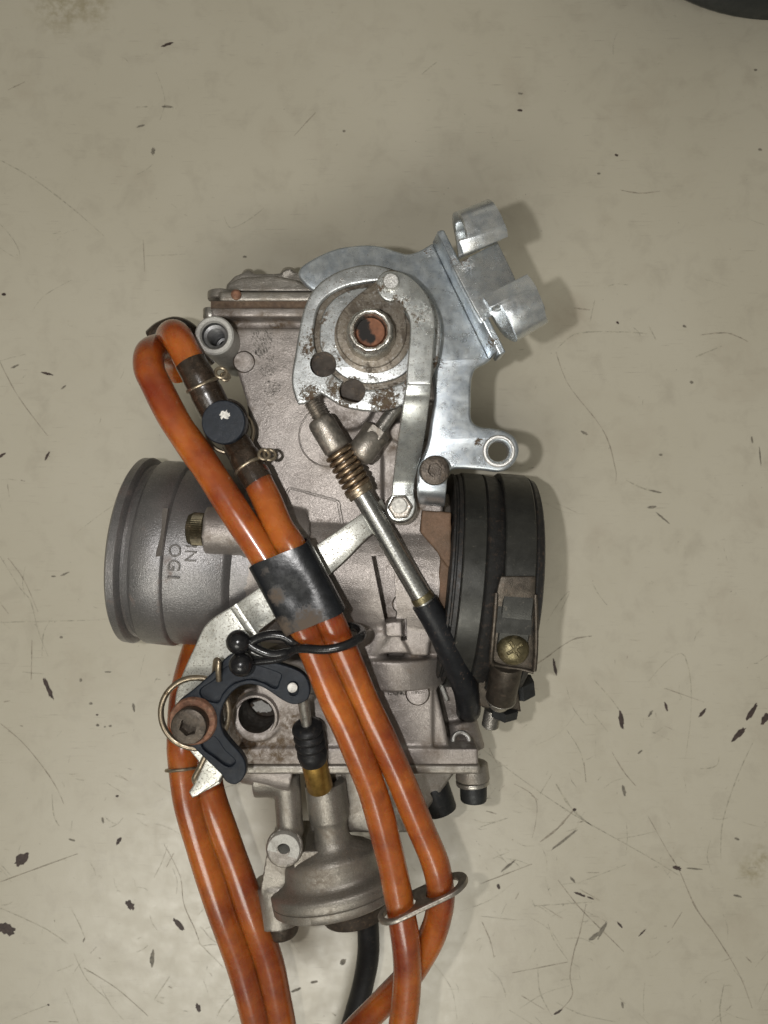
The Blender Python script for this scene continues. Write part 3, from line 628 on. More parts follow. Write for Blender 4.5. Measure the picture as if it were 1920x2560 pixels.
# --- top cover stack
link('gasket', mesh(pbox(527, 753, 930, 771, 1.35, 3.93)), M['gasket'], carb, 30)
tcov = fuse('top_cover', [pbox(548, 729, 930, 753, 1.3, 3.95), rod(W(556, 730, 3.5), W(556, 752, 3.5), .30, .30, 24),
    prism([(560, 728), (572, 708), (600, 694), (680, 688), (740, 700), (790, 728)], 1.7, 3.55), prism([(565, 712), (585, 690), (612, 680), (640, 684), (690, 683), (715, 680), (900, 682), (900, 728), (565, 728)], 1.6, 3.0),
    rod(W(622, 690, 2.2), W(622, 690, 2.95), .16, .12, 20), rod(W(722, 690, 2.2), W(722, 690, 3.0), .2, .15, 20)], .03, M['cast_low'], carb, 3, .006, 5)
link('cover_screw', mesh(lathe(W(591, 738, 3.96), (0, 0, 1), [(0, .1), (.05, .1), (.09, .06), (.1, 0)], 20)), M['rust'], tcov)
link('cover_lug', mesh(rod(W(526, 771, 3.3), W(526, 798, 3.3), .15, .15, 24, .03)), M['steel'], carb)
# --- threaded boss
z = 4.6; c0 = W(535, 838, z)
pr = [(-2.6, .36), (-.02, .362), (0, .34 + .0)]
bo = R_(49, z); bi = R_(27, z)
link('threaded_boss', mesh(lathe(c0, (0, 0, 1), [(-2.4, bo*.96), (-.03, bo), (0, bo - .03), (0, bi + .07), (-.06, bi + .04)], 64)), M['cast_pale'], carb, 30)
prof = [(-.05, bi + .04), (-.14, bi + .02)]
for k in range(16): prof += [(-.16 - .05*k, bi - .035), (-.185 - .05*k, bi + .005)]
prof += [(-1.0, bi - .03), (-1.02, bi*.62), (-1.6, bi*.6), (-1.6, 0)]
link('thread_bore', mesh(lathe(c0, (0, 0, 1), prof, 64)), M['bore'], carb, 30)
# --- knurled screw
ks = W(515, 1324, 4.3); kv = (W(469, 1322, 4.3) - ks)
kn = lathe(ks, kv, [(0, .2), (0, .28), (.03, .32), (kv.length - .12, .325), (kv.length - .03, .28), (kv.length, .2), (kv.length, 0)], 96)
V = [Vector(p) for p in kn[0]]; a_ = kv.normalized()
for i, p in enumerate(V):
    d = p - ks; t = d.dot(a_); rad = d - a_*t
    if rad.length > .3 and (i % 2) == 0: V[i] = ks + a_*t + rad*.93
link('knurled_screw', mesh((V, kn[1])), M['knob'], carb, 20)

# --- throttle bracket
zb = 4.85
brk = plate('throttle_bracket', spl([(745, 680), (757, 662), (805, 634), (851, 618), (911, 611), (956, 615), (990, 626), (1019, 633), (1047, 626), (1078, 608, 1), (1084, 606, 1), (1126, 694, 1), (1228, 898, 1), (1217, 906), (1190, 922), (1180, 948),
    (1178, 1010), (1180, 1050), (1200, 1066), (1230, 1070), (1262, 1077), (1287, 1093), (1298, 1120), (1293, 1147), (1273, 1170), (1248, 1179), (1210, 1175), (1140, 1171), (1126, 1178), (1119, 1194), (1117, 1222, 1), (1044, 1220, 1), (1046, 1170), (1068, 1110), (1079, 1040),
    (1086, 980), (1060, 900), (960, 900), (850, 800), (800, 735), (775, 722), (750, 697)], 6), zb, .2, M['zinc'], carb, .06, [circ(1247, 1128, 26)])
link('hole_rim', mesh(lathe(W(1247, 1128, zb), (0, 0, 1), [(.004, R_(41, zb)), (.022, R_(38, zb)), (.022, R_(34, zb)), (-.03, R_(29, zb)), (-.05, R_(26, zb)), (-.2, R_(24, zb))], 48)), M['bright'], brk)
sheet('bracket_foot', [((1044, 1205), (1117, 1207), 4.85), ((1044, 1222), (1116, 1224), 4.84), ((1044, 1240), (1114, 1243), 4.74), ((1046, 1256), (1112, 1262), 4.45), ((1050, 1262), (1110, 1268), 4.0)], .16, M['zinc'], brk, 4)
# upright flange with the cable holder
FD = Vector((W(1256, 900, 4.9) - W(1090, 590, 4.9)).normalized())
def bar(name, a, b, w, z0, z1, mat, parent, be=.02):
    A, B = Vector(a), Vector(b); d = (B - A); d.z = 0; L = d.length; d.normalize(); n = Vector((-d.y, d.x, 0))
    mid = (A + B)/2; o = link(name, mesh(box((mid.x, mid.y, (z0+z1)/2), (L/2, w/2, (z1-z0)/2), (d, n, Vector((0,0,1))))), mat, parent, 30); bevel(o, be, 3); return o
zf = 5.28
bar('flange', W(1101, 577, zf), W(1257, 884, zf), R_(19, zf), 4.68, zf, M['zinc'], brk, .03)
sheet('holder_plate', [((1132, 664), (1244, 604), 5.30, 5.18), ((1150, 700), (1262, 640), 5.30, 5.18), ((1185, 768), (1290, 700), 5.3, 5.18), ((1207, 806), (1300, 738), 5.3, 5.18)], .18, M['hook'], brk, 3, nw=3)
sheet('cable_hook', [((1146, 650), (1252, 602), 5.2), ((1140, 606), (1238, 570), 5.17), ((1134, 575), (1226, 540), 5.2), ((1130, 548), (1218, 512), 5.45), ((1134, 532), (1218, 499), 5.75), ((1146, 531), (1226, 500), 6.0), ((1157, 545), (1238, 512), 6.12),
    ((1164, 570), (1252, 536), 6.13), ((1168, 590), (1260, 556), 6.12), ((1150, 601), (1264, 564), 6.11), ((1154, 616), (1268, 576), 6.08), ((1160, 636), (1270, 592), 6.02)], .17, M['hook'], brk, 4)
sheet('cable_hook', [((1214, 762), (1318, 712), 5.2), ((1232, 800), (1345, 750), 5.15), ((1256, 836), (1362, 783), 5.2), ((1280, 853), (1370, 800), 5.4), ((1293, 852), (1370, 806), 5.65), ((1288, 832), (1366, 794), 5.85), ((1270, 792), (1358, 760), 5.97),
    ((1252, 763), (1346, 730), 5.98), ((1228, 768), (1340, 716), 5.97), ((1218, 754), (1330, 700), 5.94), ((1207, 742), (1318, 685), 5.9)], .17, M['hook'], brk, 4)
sheet('sloped_web', [((1080, 606), (1093, 578), 4.87, 5.26), ((1122, 694), (1136, 666), 4.87, 5.26), ((1172, 796), (1188, 770), 4.87, 5.26), ((1223, 900), (1242, 878), 4.87, 5.26)], .1, M['zinc'], brk, 3)

# --- throttle wheel
wheel_out = spl([(781, 727), (757, 780), (744, 846), (737, 890), (730, 930), (729, 958), (737, 992), (746, 1011, 1), (762, 1009, 1), (803, 984, 1), (818, 993), (851, 1013), (896, 1025), (941, 1028), (971, 1024), (1007, 1012), (1055, 980), (1083, 937), (1100, 876), (1103, 816), (1092, 771), (1056, 717), (986, 676), (923, 661), (866, 671), (820, 692)], 6)
wheel = plate('throttle_wheel', wheel_out, 5.12, .12, M['zinc_cam'], carb, .025)
ring_in = spl([(915, 706), (851, 722), (802, 758), (785, 816), (786, 865), (806, 905), (850, 950), (905, 972), (960, 970), (1010, 952), (1062, 900), (1078, 830), (1062, 760), (1005, 715), (960, 704)], 8)
rim = plate('wheel_rim', wheel_out, 5.30, .13, M['zinc_wheel'], wheel, .045, [ring_in], 4)
disc = plate('wheel_disc', spl([(905, 719), (851, 736), (812, 775), (799, 831), (806, 880), (850, 935), (905, 957), (960, 955), (1010, 935), (1050, 885), (1066, 830), (1050, 765), (1000, 728), (955, 718)], 8), 5.22, .1, M['zinc_wheel'], wheel, .03)
for ob in (wheel, rim, disc):
    cut(ob, rod(W(810, 916, 4.8), W(810, 916, 5.3) + Vector((0, 0, .4)), R_(33, 5.3), n=40), rod(W(881, 977, 5.3) - Vector((0, 0, .6)), W(881, 977, 5.3) + Vector((0, 0, .4)), R_(33, 5.3), n=40), angle=50)
for (x, y) in [(840, 866), (980, 916)]:
    link('dimple', mesh(ball(W(x, y, 5.22), R_(6, 5.2), 16, 10)), M['bright'], wheel)
link('dark_hole_backing', mesh(lathe(W(922, 838, 4.95), (0, 0, 1), [(0, 0), (0, 1.22), (.04, 1.28), (.1, 1.24), (.1, 0)], 64)), M['dark'], wheel)  # dark disc added behind the wheel holes so they look dark
camp = plate('cam_plate', spl([(941, 700), (958, 680), (985, 674), (1008, 690), (1016, 720), (1012, 770), (1018, 830), (1002, 880), (965, 912), (925, 919), (880, 905), (848, 868), (840, 825), (850, 785), (885, 745)], 8), 5.36, .12, M['zinc_cam'], wheel, .035)
link('cam_washer', mesh(lathe(W(932, 838, 5.3), (0, 0, 1), [(0, R_(93, 5.3)), (.02, R_(96, 5.3)), (.03, R_(92, 5.3)), (.03, 0)], 64)), M['zinc_cam'], wheel)
zn = 5.85; nc = W(926, 825, zn)
hexv = hexp(nc - Vector((0, 0, .55)), (0, 0, 1), R_(66, zn), .52, up=(1, .18, 0), ch=.05)
nut = link('shaft_nut', mesh(lathe(nc - Vector((0, 0, .5)), (0, 0, 1), [(0, R_(66, zn)), (.1, R_(64, zn)), (.4, R_(60, zn)), (.48, R_(56, zn)), (.52, R_(50, zn)), (.48, R_(43, zn)), (.36, R_(40, zn)), (.1, R_(39, zn))], 12)), M['nut'], wheel, 60)
bevel(nut, .03, 3, 20)
link('shaft_end', mesh(lathe(nc - Vector((0, 0, .5)), (0, 0, 1), [(0, R_(38, zn)), (.32, R_(38, zn)), (.36, R_(35, zn)), (.36, 0)], 40)), M['copper'], wheel)

# --- link arm
za = 5.70
arm = sheet('arm_shank', [((1016, 958), (1078, 958), za), ((1013, 984), (1076, 984), za - .02), ((1008, 1006), (1073, 1006), za - .12), ((1001, 1060), (1066, 1060), 5.38), ((990, 1140), (1052, 1140), 4.93), ((984, 1192), (1039, 1192), 4.64), ((982, 1206), (1037, 1206), 4.57), ((981, 1216), (1036, 1216), 4.55), ((979, 1240), (1035, 1240), 4.55)], .12, M['zinc_arm'], carb, 4)
arm.name = 'link_arm'
top = plate('arm_hook', spl([(941, 711), (948, 690), (968, 677), (1001, 680), (1031, 696), (1062, 729), (1080, 765), (1088, 801), (1084, 876), (1078, 962, 1), (1015, 962, 1), (1019, 907), (1025, 831), (1023, 798), (1010, 768), (992, 751), (971, 753), (950, 738)], 7), za, .12, M['zinc_arm'], arm, .03)
plate('arm_foot', spl([(979, 1236, 1), (1035, 1236, 1), (1039, 1265), (1030, 1292), (1004, 1304), (978, 1298), (966, 1275), (970, 1255)], 6), 4.55, .12, M['zinc_arm'], arm, .03)
def rivet(x, y, z, r, mat, par, name='rivet', h=.1):
    rr = R_(r, z); return link(name, mesh(lathe(W(x, y, z - h), (0, 0, 1), [(0, rr), (h*.7, rr), (h, rr*.85), (h, rr*.5), (h*.93, rr*.45), (h*.93, rr*.12), (h*.8, 0)], 36)), mat, par, 30)
rivet(977, 711, 5.84, 21, M['bright'], arm, h=.2)
link('rivet', mesh(rod(W(977, 711, 5.2), W(977, 711, 5.6), R_(30, 5.4), n=32)), M['steel'], arm)
link('pivot_cup', mesh(lathe(W(1002, 1272, 4.25), (0, 0, 1), [(0, R_(38, 4.7)), (.1, R_(42, 4.7)), (.2, R_(41, 4.7)), (.22, R_(37, 4.7)), (.15, R_(30, 4.7)), (.15, 0)], 48)), M['barrel'], arm)
pn = link('pivot_nut', mesh(hexp(W(1000, 1268, 4.44), (0, 0, 1), R_(33, 4.9), .22, up=(.5, 1, 0), ch=.03)), M['barrel'], arm, 30); bevel(pn, .02)
rivet(998, 1264, 4.74, 20, M['white'], arm, h=.1)

# --- strap to the choke side and choke mounting plate
strap = sheet('linkage_strap', [((955, 1246), (985, 1306), 4.28), ((905, 1286), (932, 1333), 4.5), ((845, 1326), (895, 1365), 4.5), ((790, 1366), (862, 1400), 4.5)][:1] + [((903, 1284), (932, 1334), 4.42), ((846, 1325), (896, 1366), 4.5), ((788, 1364), (862, 1402), 4.5), ((700, 1425), (775, 1480), 4.5), ((650, 1467), (694, 1543), 4.5), ((612, 1494), (662, 1566), 4.5), ((588, 1512), (638, 1588), 4.47)], .1, M['zinc_strap'], carb, 3, nw=4)
plate('choke_plate', spl([(590, 1511, 1), (640, 1588, 1), (660, 1660), (600, 1700), (560, 1760), (575, 1850), (560, 1930), (548, 1953, 1), (514, 1976), (482, 1994), (472, 1980, 1), (500, 1920), (470, 1872), (440, 1830), (438, 1745), (454, 1690), (490, 1609), (505, 1576), (516, 1560), (541, 1539)], 6), 4.42, .11, M['zinc_strap'], strap, .03)
link('bent_edge', mesh(sweep([W(586, 1513, 4.44), W(637, 1589, 4.44)], .1, 16, flat=.45, flat_dir=(0, 0, 1))), M['zinc_strap'], strap)
bar('tab', W(478, 1990, 4.35), W(549, 1953, 4.35), .09, 3.9, 4.36, M['zinc_strap'], strap)

# --- choke lever
zl = 4.95
lev_out = spl([(472, 1733), (500, 1709), (536, 1676), (563, 1646), (585, 1634), (612, 1634), (636, 1644), (700, 1660), (745, 1676), (766, 1694), (775, 1722), (771, 1745), (754, 1758), (731, 1761), (705, 1750), (680, 1733), (655, 1718), (623, 1711), (593, 1720), (568, 1745), (554, 1775), (551, 1805), (560, 1835), (581, 1862), (604, 1888),
    (615, 1915), (611, 1941), (590, 1961), (567, 1956), (551, 1935), (514, 1899), (478, 1865), (440, 1840), (432, 1790), (445, 1755)], 6)
lever = plate('choke_lever', lev_out, zl - .07, .24, M['plastic'], carb, .04)
pk1 = spl([(499, 1733), (535, 1701), (567, 1668), (600, 1666), (636, 1664), (696, 1683), (702, 1690), (697, 1705), (689, 1721), (660, 1708), (630, 1699), (605, 1702), (578, 1713), (556, 1735), (541, 1757)], 5)
pk2 = spl([(503, 1862), (530, 1842), (543, 1850), (560, 1875), (586, 1901), (584, 1910), (570, 1917), (540, 1897)], 5)
plate('lever_rim', lev_out, zl, .12, M['plastic'], lever, .03, [pk1, pk2, spl([(722, 1718), (728, 1708), (738, 1708), (745, 1722), (738, 1738), (726, 1736)], 4)])
link('pivot_pin', mesh(rod(W(731, 1719, zl - .3), W(731, 1719, zl + .08), R_(12.5, zl), n=28, bev=.015)), M['white'], lever)
for (x, y, r) in [(596, 1605, 31), (603, 1661, 31)]:
    link('ball_stud', mesh(join(ball(W(x, y, 5.25), R_(r, 5.25)), rod(W(x, y, 4.9), W(x, y, 5.2), R_(r*.86, 5.2), n=28))), M['plastic_gloss'], lever)
link('washer', mesh(lathe(W(485, 1800, zl - .05), (0, 0, 1), [(0, .3), (.0, R_(60, zl)), (.08, R_(60, zl)), (.13, R_(56, zl)), (.15, R_(45, zl)), (.1, R_(30, zl))], 48)), M['rust'], lever)
def socket_bolt(name, p, axis, r, h, mat, parent, up=(1, 0, 0), sr=.52, bev=.12):
    p = Vector(p); a = Vector(axis).normalized()
    o = link(name, mesh(lathe(p, a, [(0, 0), (0, r), (h - r*bev, r), (h - r*bev*.3, r*(1 - bev*.3)), (h, r*(1 - bev)), (h, 0)], 56)), mat, parent, 30)
    cut(o, hexp(p + a*(h - r*.55), a, r*sr, r, up=up), angle=30); return o
socket_bolt('pivot_bolt', W(481, 1806, 4.98), (0, 0, 1), R_(45, 5.2), .3, M['bolt'], lever, (1, .3, 0))
# torsion spring
cz = 4.62; cx, cy = 490, 1782
path = []
for i in range(56):
    th = -PI*1.42 + (i/55)*2*PI*1.3
    path.append(W(cx + 88*math.cos(th)*(.93 if math.cos(th) > 0 else 1), cy + 88*math.sin(th), cz + .10*i/55 - .05))
link('torsion_spring', mesh(sweep(path, R_(7.5, cz), 12)), M['wire'], lever)
link('torsion_spring', mesh(sweep(spl3([W(536, 1690, 4.6), W(538, 1665, 5.0), W(541, 1650, 5.12), W(547, 1655, 5.18), W(546, 1675, 5.15), W(547, 1701, 5.05)], 8), R_(7, 5.1), 12)), M['wire'], lever)
link('torsion_spring', mesh(sweep(spl3([W(518, 1880, 4.5), W(500, 1918, 4.5), W(486, 1945, 4.5), W(490, 1960, 4.2)], 8), R_(7, 4.6), 12)), M['wire'], lever)

# --- plunger: pin, bellows, brass, collar
P0, P1, P2, P3 = W(757, 1745, 4.6), W(767, 1812, 4.35), W(782, 1892, 4.0), W(800, 1968, 3.65)
link('plunger_pin', mesh(rod(P0, P1 + (P1-P0)*.3, R_(14, 4.4), n=24)), M['steel'], carb)
a = P2 - P1; L = a.length; pr = [(-.02, .1), (-.02, .2)]
for k in range(3):
    b = k*L*.235
    pr += [(b + L*.01, .24), (b + L*.05, .29), (b + L*.12, .305), (b + L*.18, .28), (b + L*.215, .235)]
pr += [(L*.72, .25), (L*.78, .29), (L*.9, .3), (L*1.05, .28), (L*1.12, .26), (L*1.12, .1)]
link('rubber_bellows', mesh(lathe(P1, a, pr, 40)), M['rubber'], carb, 60)
link('brass_plunger', mesh(rod(P2, P3, R_(32, 3.9), R_(33, 3.9), 40, .02)), M['brass'], carb)

# --- float bowl, pump housing
bowl = fuse('float_bowl', [
    pbox(612, 1913, 1200, 1936, 1.2, 3.8),
    prism([(772, 1936), (1150, 1936), (1110, 1990), (1062, 2055), (1040, 2100), (772, 2100)], 1.2, 2.75, 3.1),
    rod(W(716, 1936, 3.2), W(726, 2085, 3.2), R_(34, 3.3), R_(34, 3.3), 32), rod(W(1180, 1905, 3.0), W(1182, 1950, 3.0), .33, .36, 32),
    rod(W(712, 2118, 2.4), W(712, 2118, 3.55), .40, .38, 40), rod(W(640, 1925, 3.0), W(735, 1925, 3.0), .55, .55, 24)], .032, M['cast_low'], carb, 4, .006, 5)
cut(bowl, rod(W(711, 2117, 2.2), W(711, 2117, 4), R_(17, 3.6), n=32), angle=60)
link('boss_face', mesh(lathe(W(711, 2117, 3.45), (0, 0, 1), [(-.1, R_(42, 3.6)), (.13, R_(42, 3.6)), (.16, R_(40, 3.6)), (.16, R_(17, 3.6)), (.13, R_(16, 3.6)), (-.9, R_(16, 3.6)), (-.9, 0)], 48)), M['cast_pale'], bowl, 30)
pa = Vector((.13, -1, .0)).normalized()
nx = W(808, 1968, 3.35); nx.z = 2.95
o_ = nx
pumpax = [(0, .28), (0, .38), (.04, .43), (.76, .435), (.82, .41), (.88, .37), (1.0, .355), (1.2, .38), (1.3, .44), (1.38, .54), (1.46, .70), (1.53, .85), (1.61, .95), (1.72, 1.0), (1.97, 1.03), (2.05, 1.08), (2.10, 1.17), (2.14, 1.27), (2.18, 1.33), (2.21, 1.36), (2.40, 1.36), (2.42, 1.345), (2.43, 1.32), (2.44, 1.345), (2.46, 1.35), (2.6, 1.34), (2.64, 1.28), (2.64, 0)]
V, F = lathe(o_, pa, pumpax, 96)
V2 = []
for p in V:
    d = p - o_; t = d.dot(pa); rr = d - pa*t
    q = p.copy()
    w_ = min(1, max(0, (t - 1.1)/.8)); w_ = w_*w_*(3 - 2*w_)
    q.z = 2.95 + (p.z - 2.95)*(1 - .30*w_) - .12*w_; q.y += (q.x + 1.1)*.06*w_; q.x -= .1*w_
    V2.append(q)
collar = link('pump_housing', mesh((V2, F)), M['cast_low'], carb, 45)
ear_ = fuse('pump_ear', [rod(W(690, 2200, 2.55), W(700, 2300, 2.55), .5, .5, 32), prism([(668, 2125), (800, 2125), (840, 2230), (840, 2275), (672, 2288), (650, 2225)], 1.7, 3.0), prism([(720, 2128), (800, 2128), (830, 2240), (760, 2245)], 1.7, 3.3)], .03, M['cast_low'], collar, 4)
link('ear_screw', mesh(torus(W(682, 2200, 2.96), (.0, .1, 1), .13, .03, 24, 8)), M['cast_low'], collar)
link('pump_bolt', mesh(rod(W(698, 2268, 2.6), W(708, 2332, 2.5), .38, .35, 32, .08)), M['bolt'], carb)
link('pump_cap', mesh(rod(W(880, 2220, 2.2), W(893, 2285, 2.2), .9, .78, 48, .1)), M['dark'], carb)
# bowl screws at the right
link('bowl_bolt', mesh(rod(W(1183, 1958, 3.0), W(1184, 2003, 3.0), R_(34, 3), R_(33, 3), 40, .05)), M['bolt_black'], carb, 30)
link('bowl_washer', mesh(rod(W(1181, 1950, 3.0), W(1182, 1961, 3.0), R_(42, 3), R_(41, 3), 40, .02)), M['steel'], carb)
link('drain_plug', mesh(rod(W(1080, 1960, 2.4), W(1106, 2030, 2.4), .36, .34, 32, .05)), M['bolt_black'], carb)
link('bolt_hole', mesh(torus(W(1152, 1852, 3.2), (.1, .5, 1), .17, .05, 32, 10)), M['bright'], carb)
link('bolt_hole_shade', mesh(rod(W(1152, 1852, 3.0), W(1152, 1852, 3.19), .16, n=28)), M['dark'], carb)  # dark plug painted as the hole's shade, nothing is bored
sheet('spring_tab', [((1104, 1672), (1122, 1668), 3.0), ((1085, 1690), (1102, 1692), 3.05), ((1082, 1702), (1098, 1704), 3.0), ((1096, 1715), (1108, 1715), 2.95), ((1115, 1755), (1122, 1750), 2.9)], .06, M['cast_pale'], carb, 4)
# bolt that holds the bracket
socket_bolt('bracket_bolt', W(1084, 1178, 4.84), (0, 0, 1), R_(37, 5.1), .36, M['bolt'], carb, (1, .25, 0), .5, .1)
# second cable barrel
B0, B1 = W(992, 1015, 4.55), W(946, 1078, 4.6); bd = (B1 - B0).normalized()
link('return_rod', mesh(rod(B0, B1, R_(17, 4.6), n=28)), M['steel'], carb)
lb = link('lock_nut', mesh(hexp(W(945, 1074, 4.6), bd, R_(37, 4.6), .2, up=(0, 0, 1), rot=.5, ch=.02)), M['barrel'], carb, 30); bevel(lb, .015)
link('rod_barrel', mesh(lathe(W(937, 1086, 4.6), bd, [(0, 0), (0, .25), (.03, .27), (.42, .275), (.55, .23), (.58, .15), (.58, 0)], 40)), M['barrel'], carb, 60)

# --- adjuster: threads, barrel, spring, tube, boot
T0, T1 = W(779, 1005, 4.75), W(803, 1048, 4.75); tz = 4.75
adj = empty('idle_adjuster', W(850, 1120, 3.9), '', ''); 
for k_ in ('label', 'category'): del adj[k_]
adj.parent = carb; adj.location = W(850, 1120, 3.9) - carb.location
ad = (T1 - T0).normalized(); pr = [(0, 0)]
for k in range(7): pr += [(k*.055, .155), (k*.055 + .0275, .125)]
pr += [(.42, .12), (.42, 0)]
link('thread', mesh(lathe(T0, ad, pr, 32)), M['barrel'], adj, 30)
b0, b1 = W(797, 1046, tz), W(847, 1130, tz)
link('barrel', mesh(lathe(b0, b1 - b0, [(0, .12), (.0, .2), (.05, .245), (.12, .255), ((b1-b0).length - .08, .255), ((b1-b0).length - .02, .22), ((b1-b0).length, .1)], 48)), M['barrel'], adj, 60)
s0, s1 = W(843, 1124, tz), W(897, 1222, tz - .1)
link('coil_spring', mesh(helix(s0, s1, .235, .052, 7.2)), M['spring'], adj)
link('spring_core', mesh(rod(s0, s1, .15, n=24)), M['barrel'], adj)
link('spring_washer', mesh(join(rod(W(893, 1218, tz-.1), W(900, 1231, tz-.1), .275, n=36, bev=.01), rod(W(898, 1227, tz-.1), W(905, 1238, tz-.1), .25, n=36, bev=.01))), M['wire'], adj)
link('steel_tube', mesh(rod(W(896, 1222, tz-.1), W(1068, 1516, 4.5), R_(24.5, 4.6), R_(27, 4.5), 40)), M['steel_rod'], adj)
link('tube_rim', mesh(rod(W(1051, 1487, 4.515), W(1060, 1502, 4.5), R_(28.5, 4.5), R_(29, 4.5), 40, .01)), M['yellow_zinc'], adj)
cb = [W(1061, 1505, 4.48), W(1088, 1552, 4.42), W(1118, 1612, 4.25), W(1143, 1670, 3.95), W(1164, 1724, 3.6), W(1171, 1762, 3.15), W(1172, 1775, 2.8), W(1168, 1776, 2.5)]
cp = spl3(cb, 8); link('rubber_cover', mesh(sweep(cp, [R_(33.5, 4.4)]*len(cp), 36)), M['rubber_worn'], adj, 60)

# --- dirty flange beside the boot
fl = fuse('manifold_flange', [prism([(1056, 1276), (1128, 1281), (1128, 1420), (1116, 1414), (1088, 1372), (1051, 1331)], 3.2, 4.42), prism([(1100, 1390), (1128, 1400), (1118, 1560), (1096, 1560)], 2.6, 4.3)], .025, M['cast_brown'], carb, 2, .015, 6)

# ------------------------------------------------------------------ rubber boot and band clamp on the right
def ax_at(px, z):                                   # axis station under image column px at height z on the axis line
    X = W(px, 1400, z).x; return (X - A0.x)/AX.x
boot = empty('intake_boot', W(1240, 1450, 0), 'black rubber intake boot on the right end of the carburettor, under the dark band clamp', 'rubber boot')
t1 = ax_at(1126, 4.75); t2 = ax_at(1362, 4.7); r0 = 2.3
def TT(px): return ax_at(px, AZ + r0)
link('boot_wall', mesh(lathe(A0, AX, [(TT(1122), 1.7), (TT(1122), 2.2), (TT(1126), 2.26), (TT(1131), 2.27), (TT(1134), 2.22), (TT(1138), 2.22), (TT(1140), 2.26), (TT(1150), 2.27), (TT(1153), 2.24), (TT(1210), 2.24), (TT(1216), 2.31), (TT(1222), 2.29), (TT(1252), 2.27),
    (TT(1262), 2.2), (TT(1330), 2.2), (TT(1336), 2.3), (TT(1342), 2.33), (TT(1348), 2.30), (TT(1356), 2.28), (TT(1361), 2.2), (TT(1361), 1.95), (TT(1200), 1.9)], 128)), M['boot'], boot, 40)
band1 = link('inner_band', mesh(lathe(A0, AX, [(TT(1152), 2.2), (TT(1152), 2.29), (TT(1155), 2.31), (TT(1208), 2.31), (TT(1211), 2.29), (TT(1211), 2.2)], 128)), M['band'], boot, 40)
clamp = empty('band_clamp', W(1290, 1500, 0), 'dark steel band clamp with cross-head screw around the right rubber boot', 'hose clamp')
link('band', mesh(lathe(A0, AX, [(TT(1257), 2.24), (TT(1257), 2.35), (TT(1260), 2.37), (TT(1332), 2.37), (TT(1335), 2.35), (TT(1335), 2.24)], 128)), M['band'], clamp, 40)
ze = 4.80
ear = sheet('clamp_ear', [((1252, 1440), (1340, 1440), 4.84), ((1244, 1470), (1339, 1476), 4.845), ((1240, 1500), (1339, 1506), 4.80), ((1236, 1545), (1338, 1552), 4.72), ((1232, 1600), (1337, 1610), 4.60), ((1228, 1660), (1336, 1678), 4.42)], .08, M['ear'], clamp, 5, nw=6)
def side(name, pts, w): link(name, mesh(sweep(spl3(pts, 8), w, 10)), M['ear'], ear)
side('folded_edge', [W(1241, 1482, 4.80), W(1237, 1540, 4.78), W(1231, 1610, 4.66), W(1228, 1650, 4.52), W(1234, 1662, 4.46)], .045)
side('folded_edge', [W(1338, 1486, 4.80), W(1340, 1545, 4.76), W(1340, 1620, 4.64), W(1336, 1676, 4.46)], .045)
side('folded_edge', [W(1230, 1660, 4.47), W(1262, 1667, 4.42), W(1300, 1672, 4.42), W(1334, 1681, 4.44)], .035)
link('inner_tongue', mesh(prism([(1242, 1484), (1333, 1488), (1328, 1588), (1240, 1582)], 4.6, 4.775)), M['band'], ear)
hc = W(1284, 1622, 4.66); ha = Vector((.02, .16, 1)).normalized()
hr = R_(41, 4.7)
scr = link('clamp_screw', mesh(lathe(hc - ha*.12, ha, [(0, 0), (0, hr*.96), (.05, hr), (.12, hr*.96), (.2, hr*.78), (.25, hr*.5), (.27, hr*.2), (.27, 0)], 48)), M['yellow_zinc'], clamp, 60)
u1 = Vector((math.cos(.6), math.sin(.6), 0)); u1 = (u1 - ha*ha.dot(u1)).normalized(); u2 = ha.cross(u1)
cut(scr, box(hc + ha*.14, (.17, .034, .14), (u1, u2, ha)), box(hc + ha*.141, (.034, .17, .141), (u1, u2, ha)), angle=50)
q0, q1 = W(1268, 1655, 4.25), W(1252, 1745, 3.75)
link('spacer_tube', mesh(rod(q0, q1, R_(40, 4), R_(38, 3.9), 40, .02)), M['ear'], clamp)
link('spacer_seat', mesh(join(torus(W(1252, 1745, 3.72), q1 - q0, R_(35, 3.8), .03, 40, 8), rod(W(1251, 1740, 3.8), W(1247, 1757, 3.6), R_(28, 3.7), n=32, bev=.02))), M['steel'], clamp)
plate('clamp_foot', spl([(1196, 1690, 1), (1286, 1690, 1), (1296, 1730), (1307, 1786, 1), (1250, 1776), (1203, 1768)], 5), 3.55, .1, M['ear'], clamp, .03, tilt=lambda x, y: (y + 3.6)*.35)
link('foot_nut', mesh(hexp(W(1262, 1765, 3.3), (-.1, -1, -.4), .3, .22, up=(0, 0, 1), ch=.03)), M['bolt_black'], clamp, 30)
pr = [(0, 0)]
for k in range(9): pr += [(.05*k, .18), (.05*k + .025, .155)]
pr += [(.46, .12), (.48, 0)]
link('screw_tip', mesh(lathe(W(1233, 1772, 3.2), (-.12, -1, -.35), pr, 32)), M['steel'], clamp, 30)
link('side_nut', mesh(hexp(W(1300, 1700, 3.2), (.15, -1, -.3), .3, .35, up=(0, 0, 1), ch=.03)), M['bolt_black'], clamp, 30)

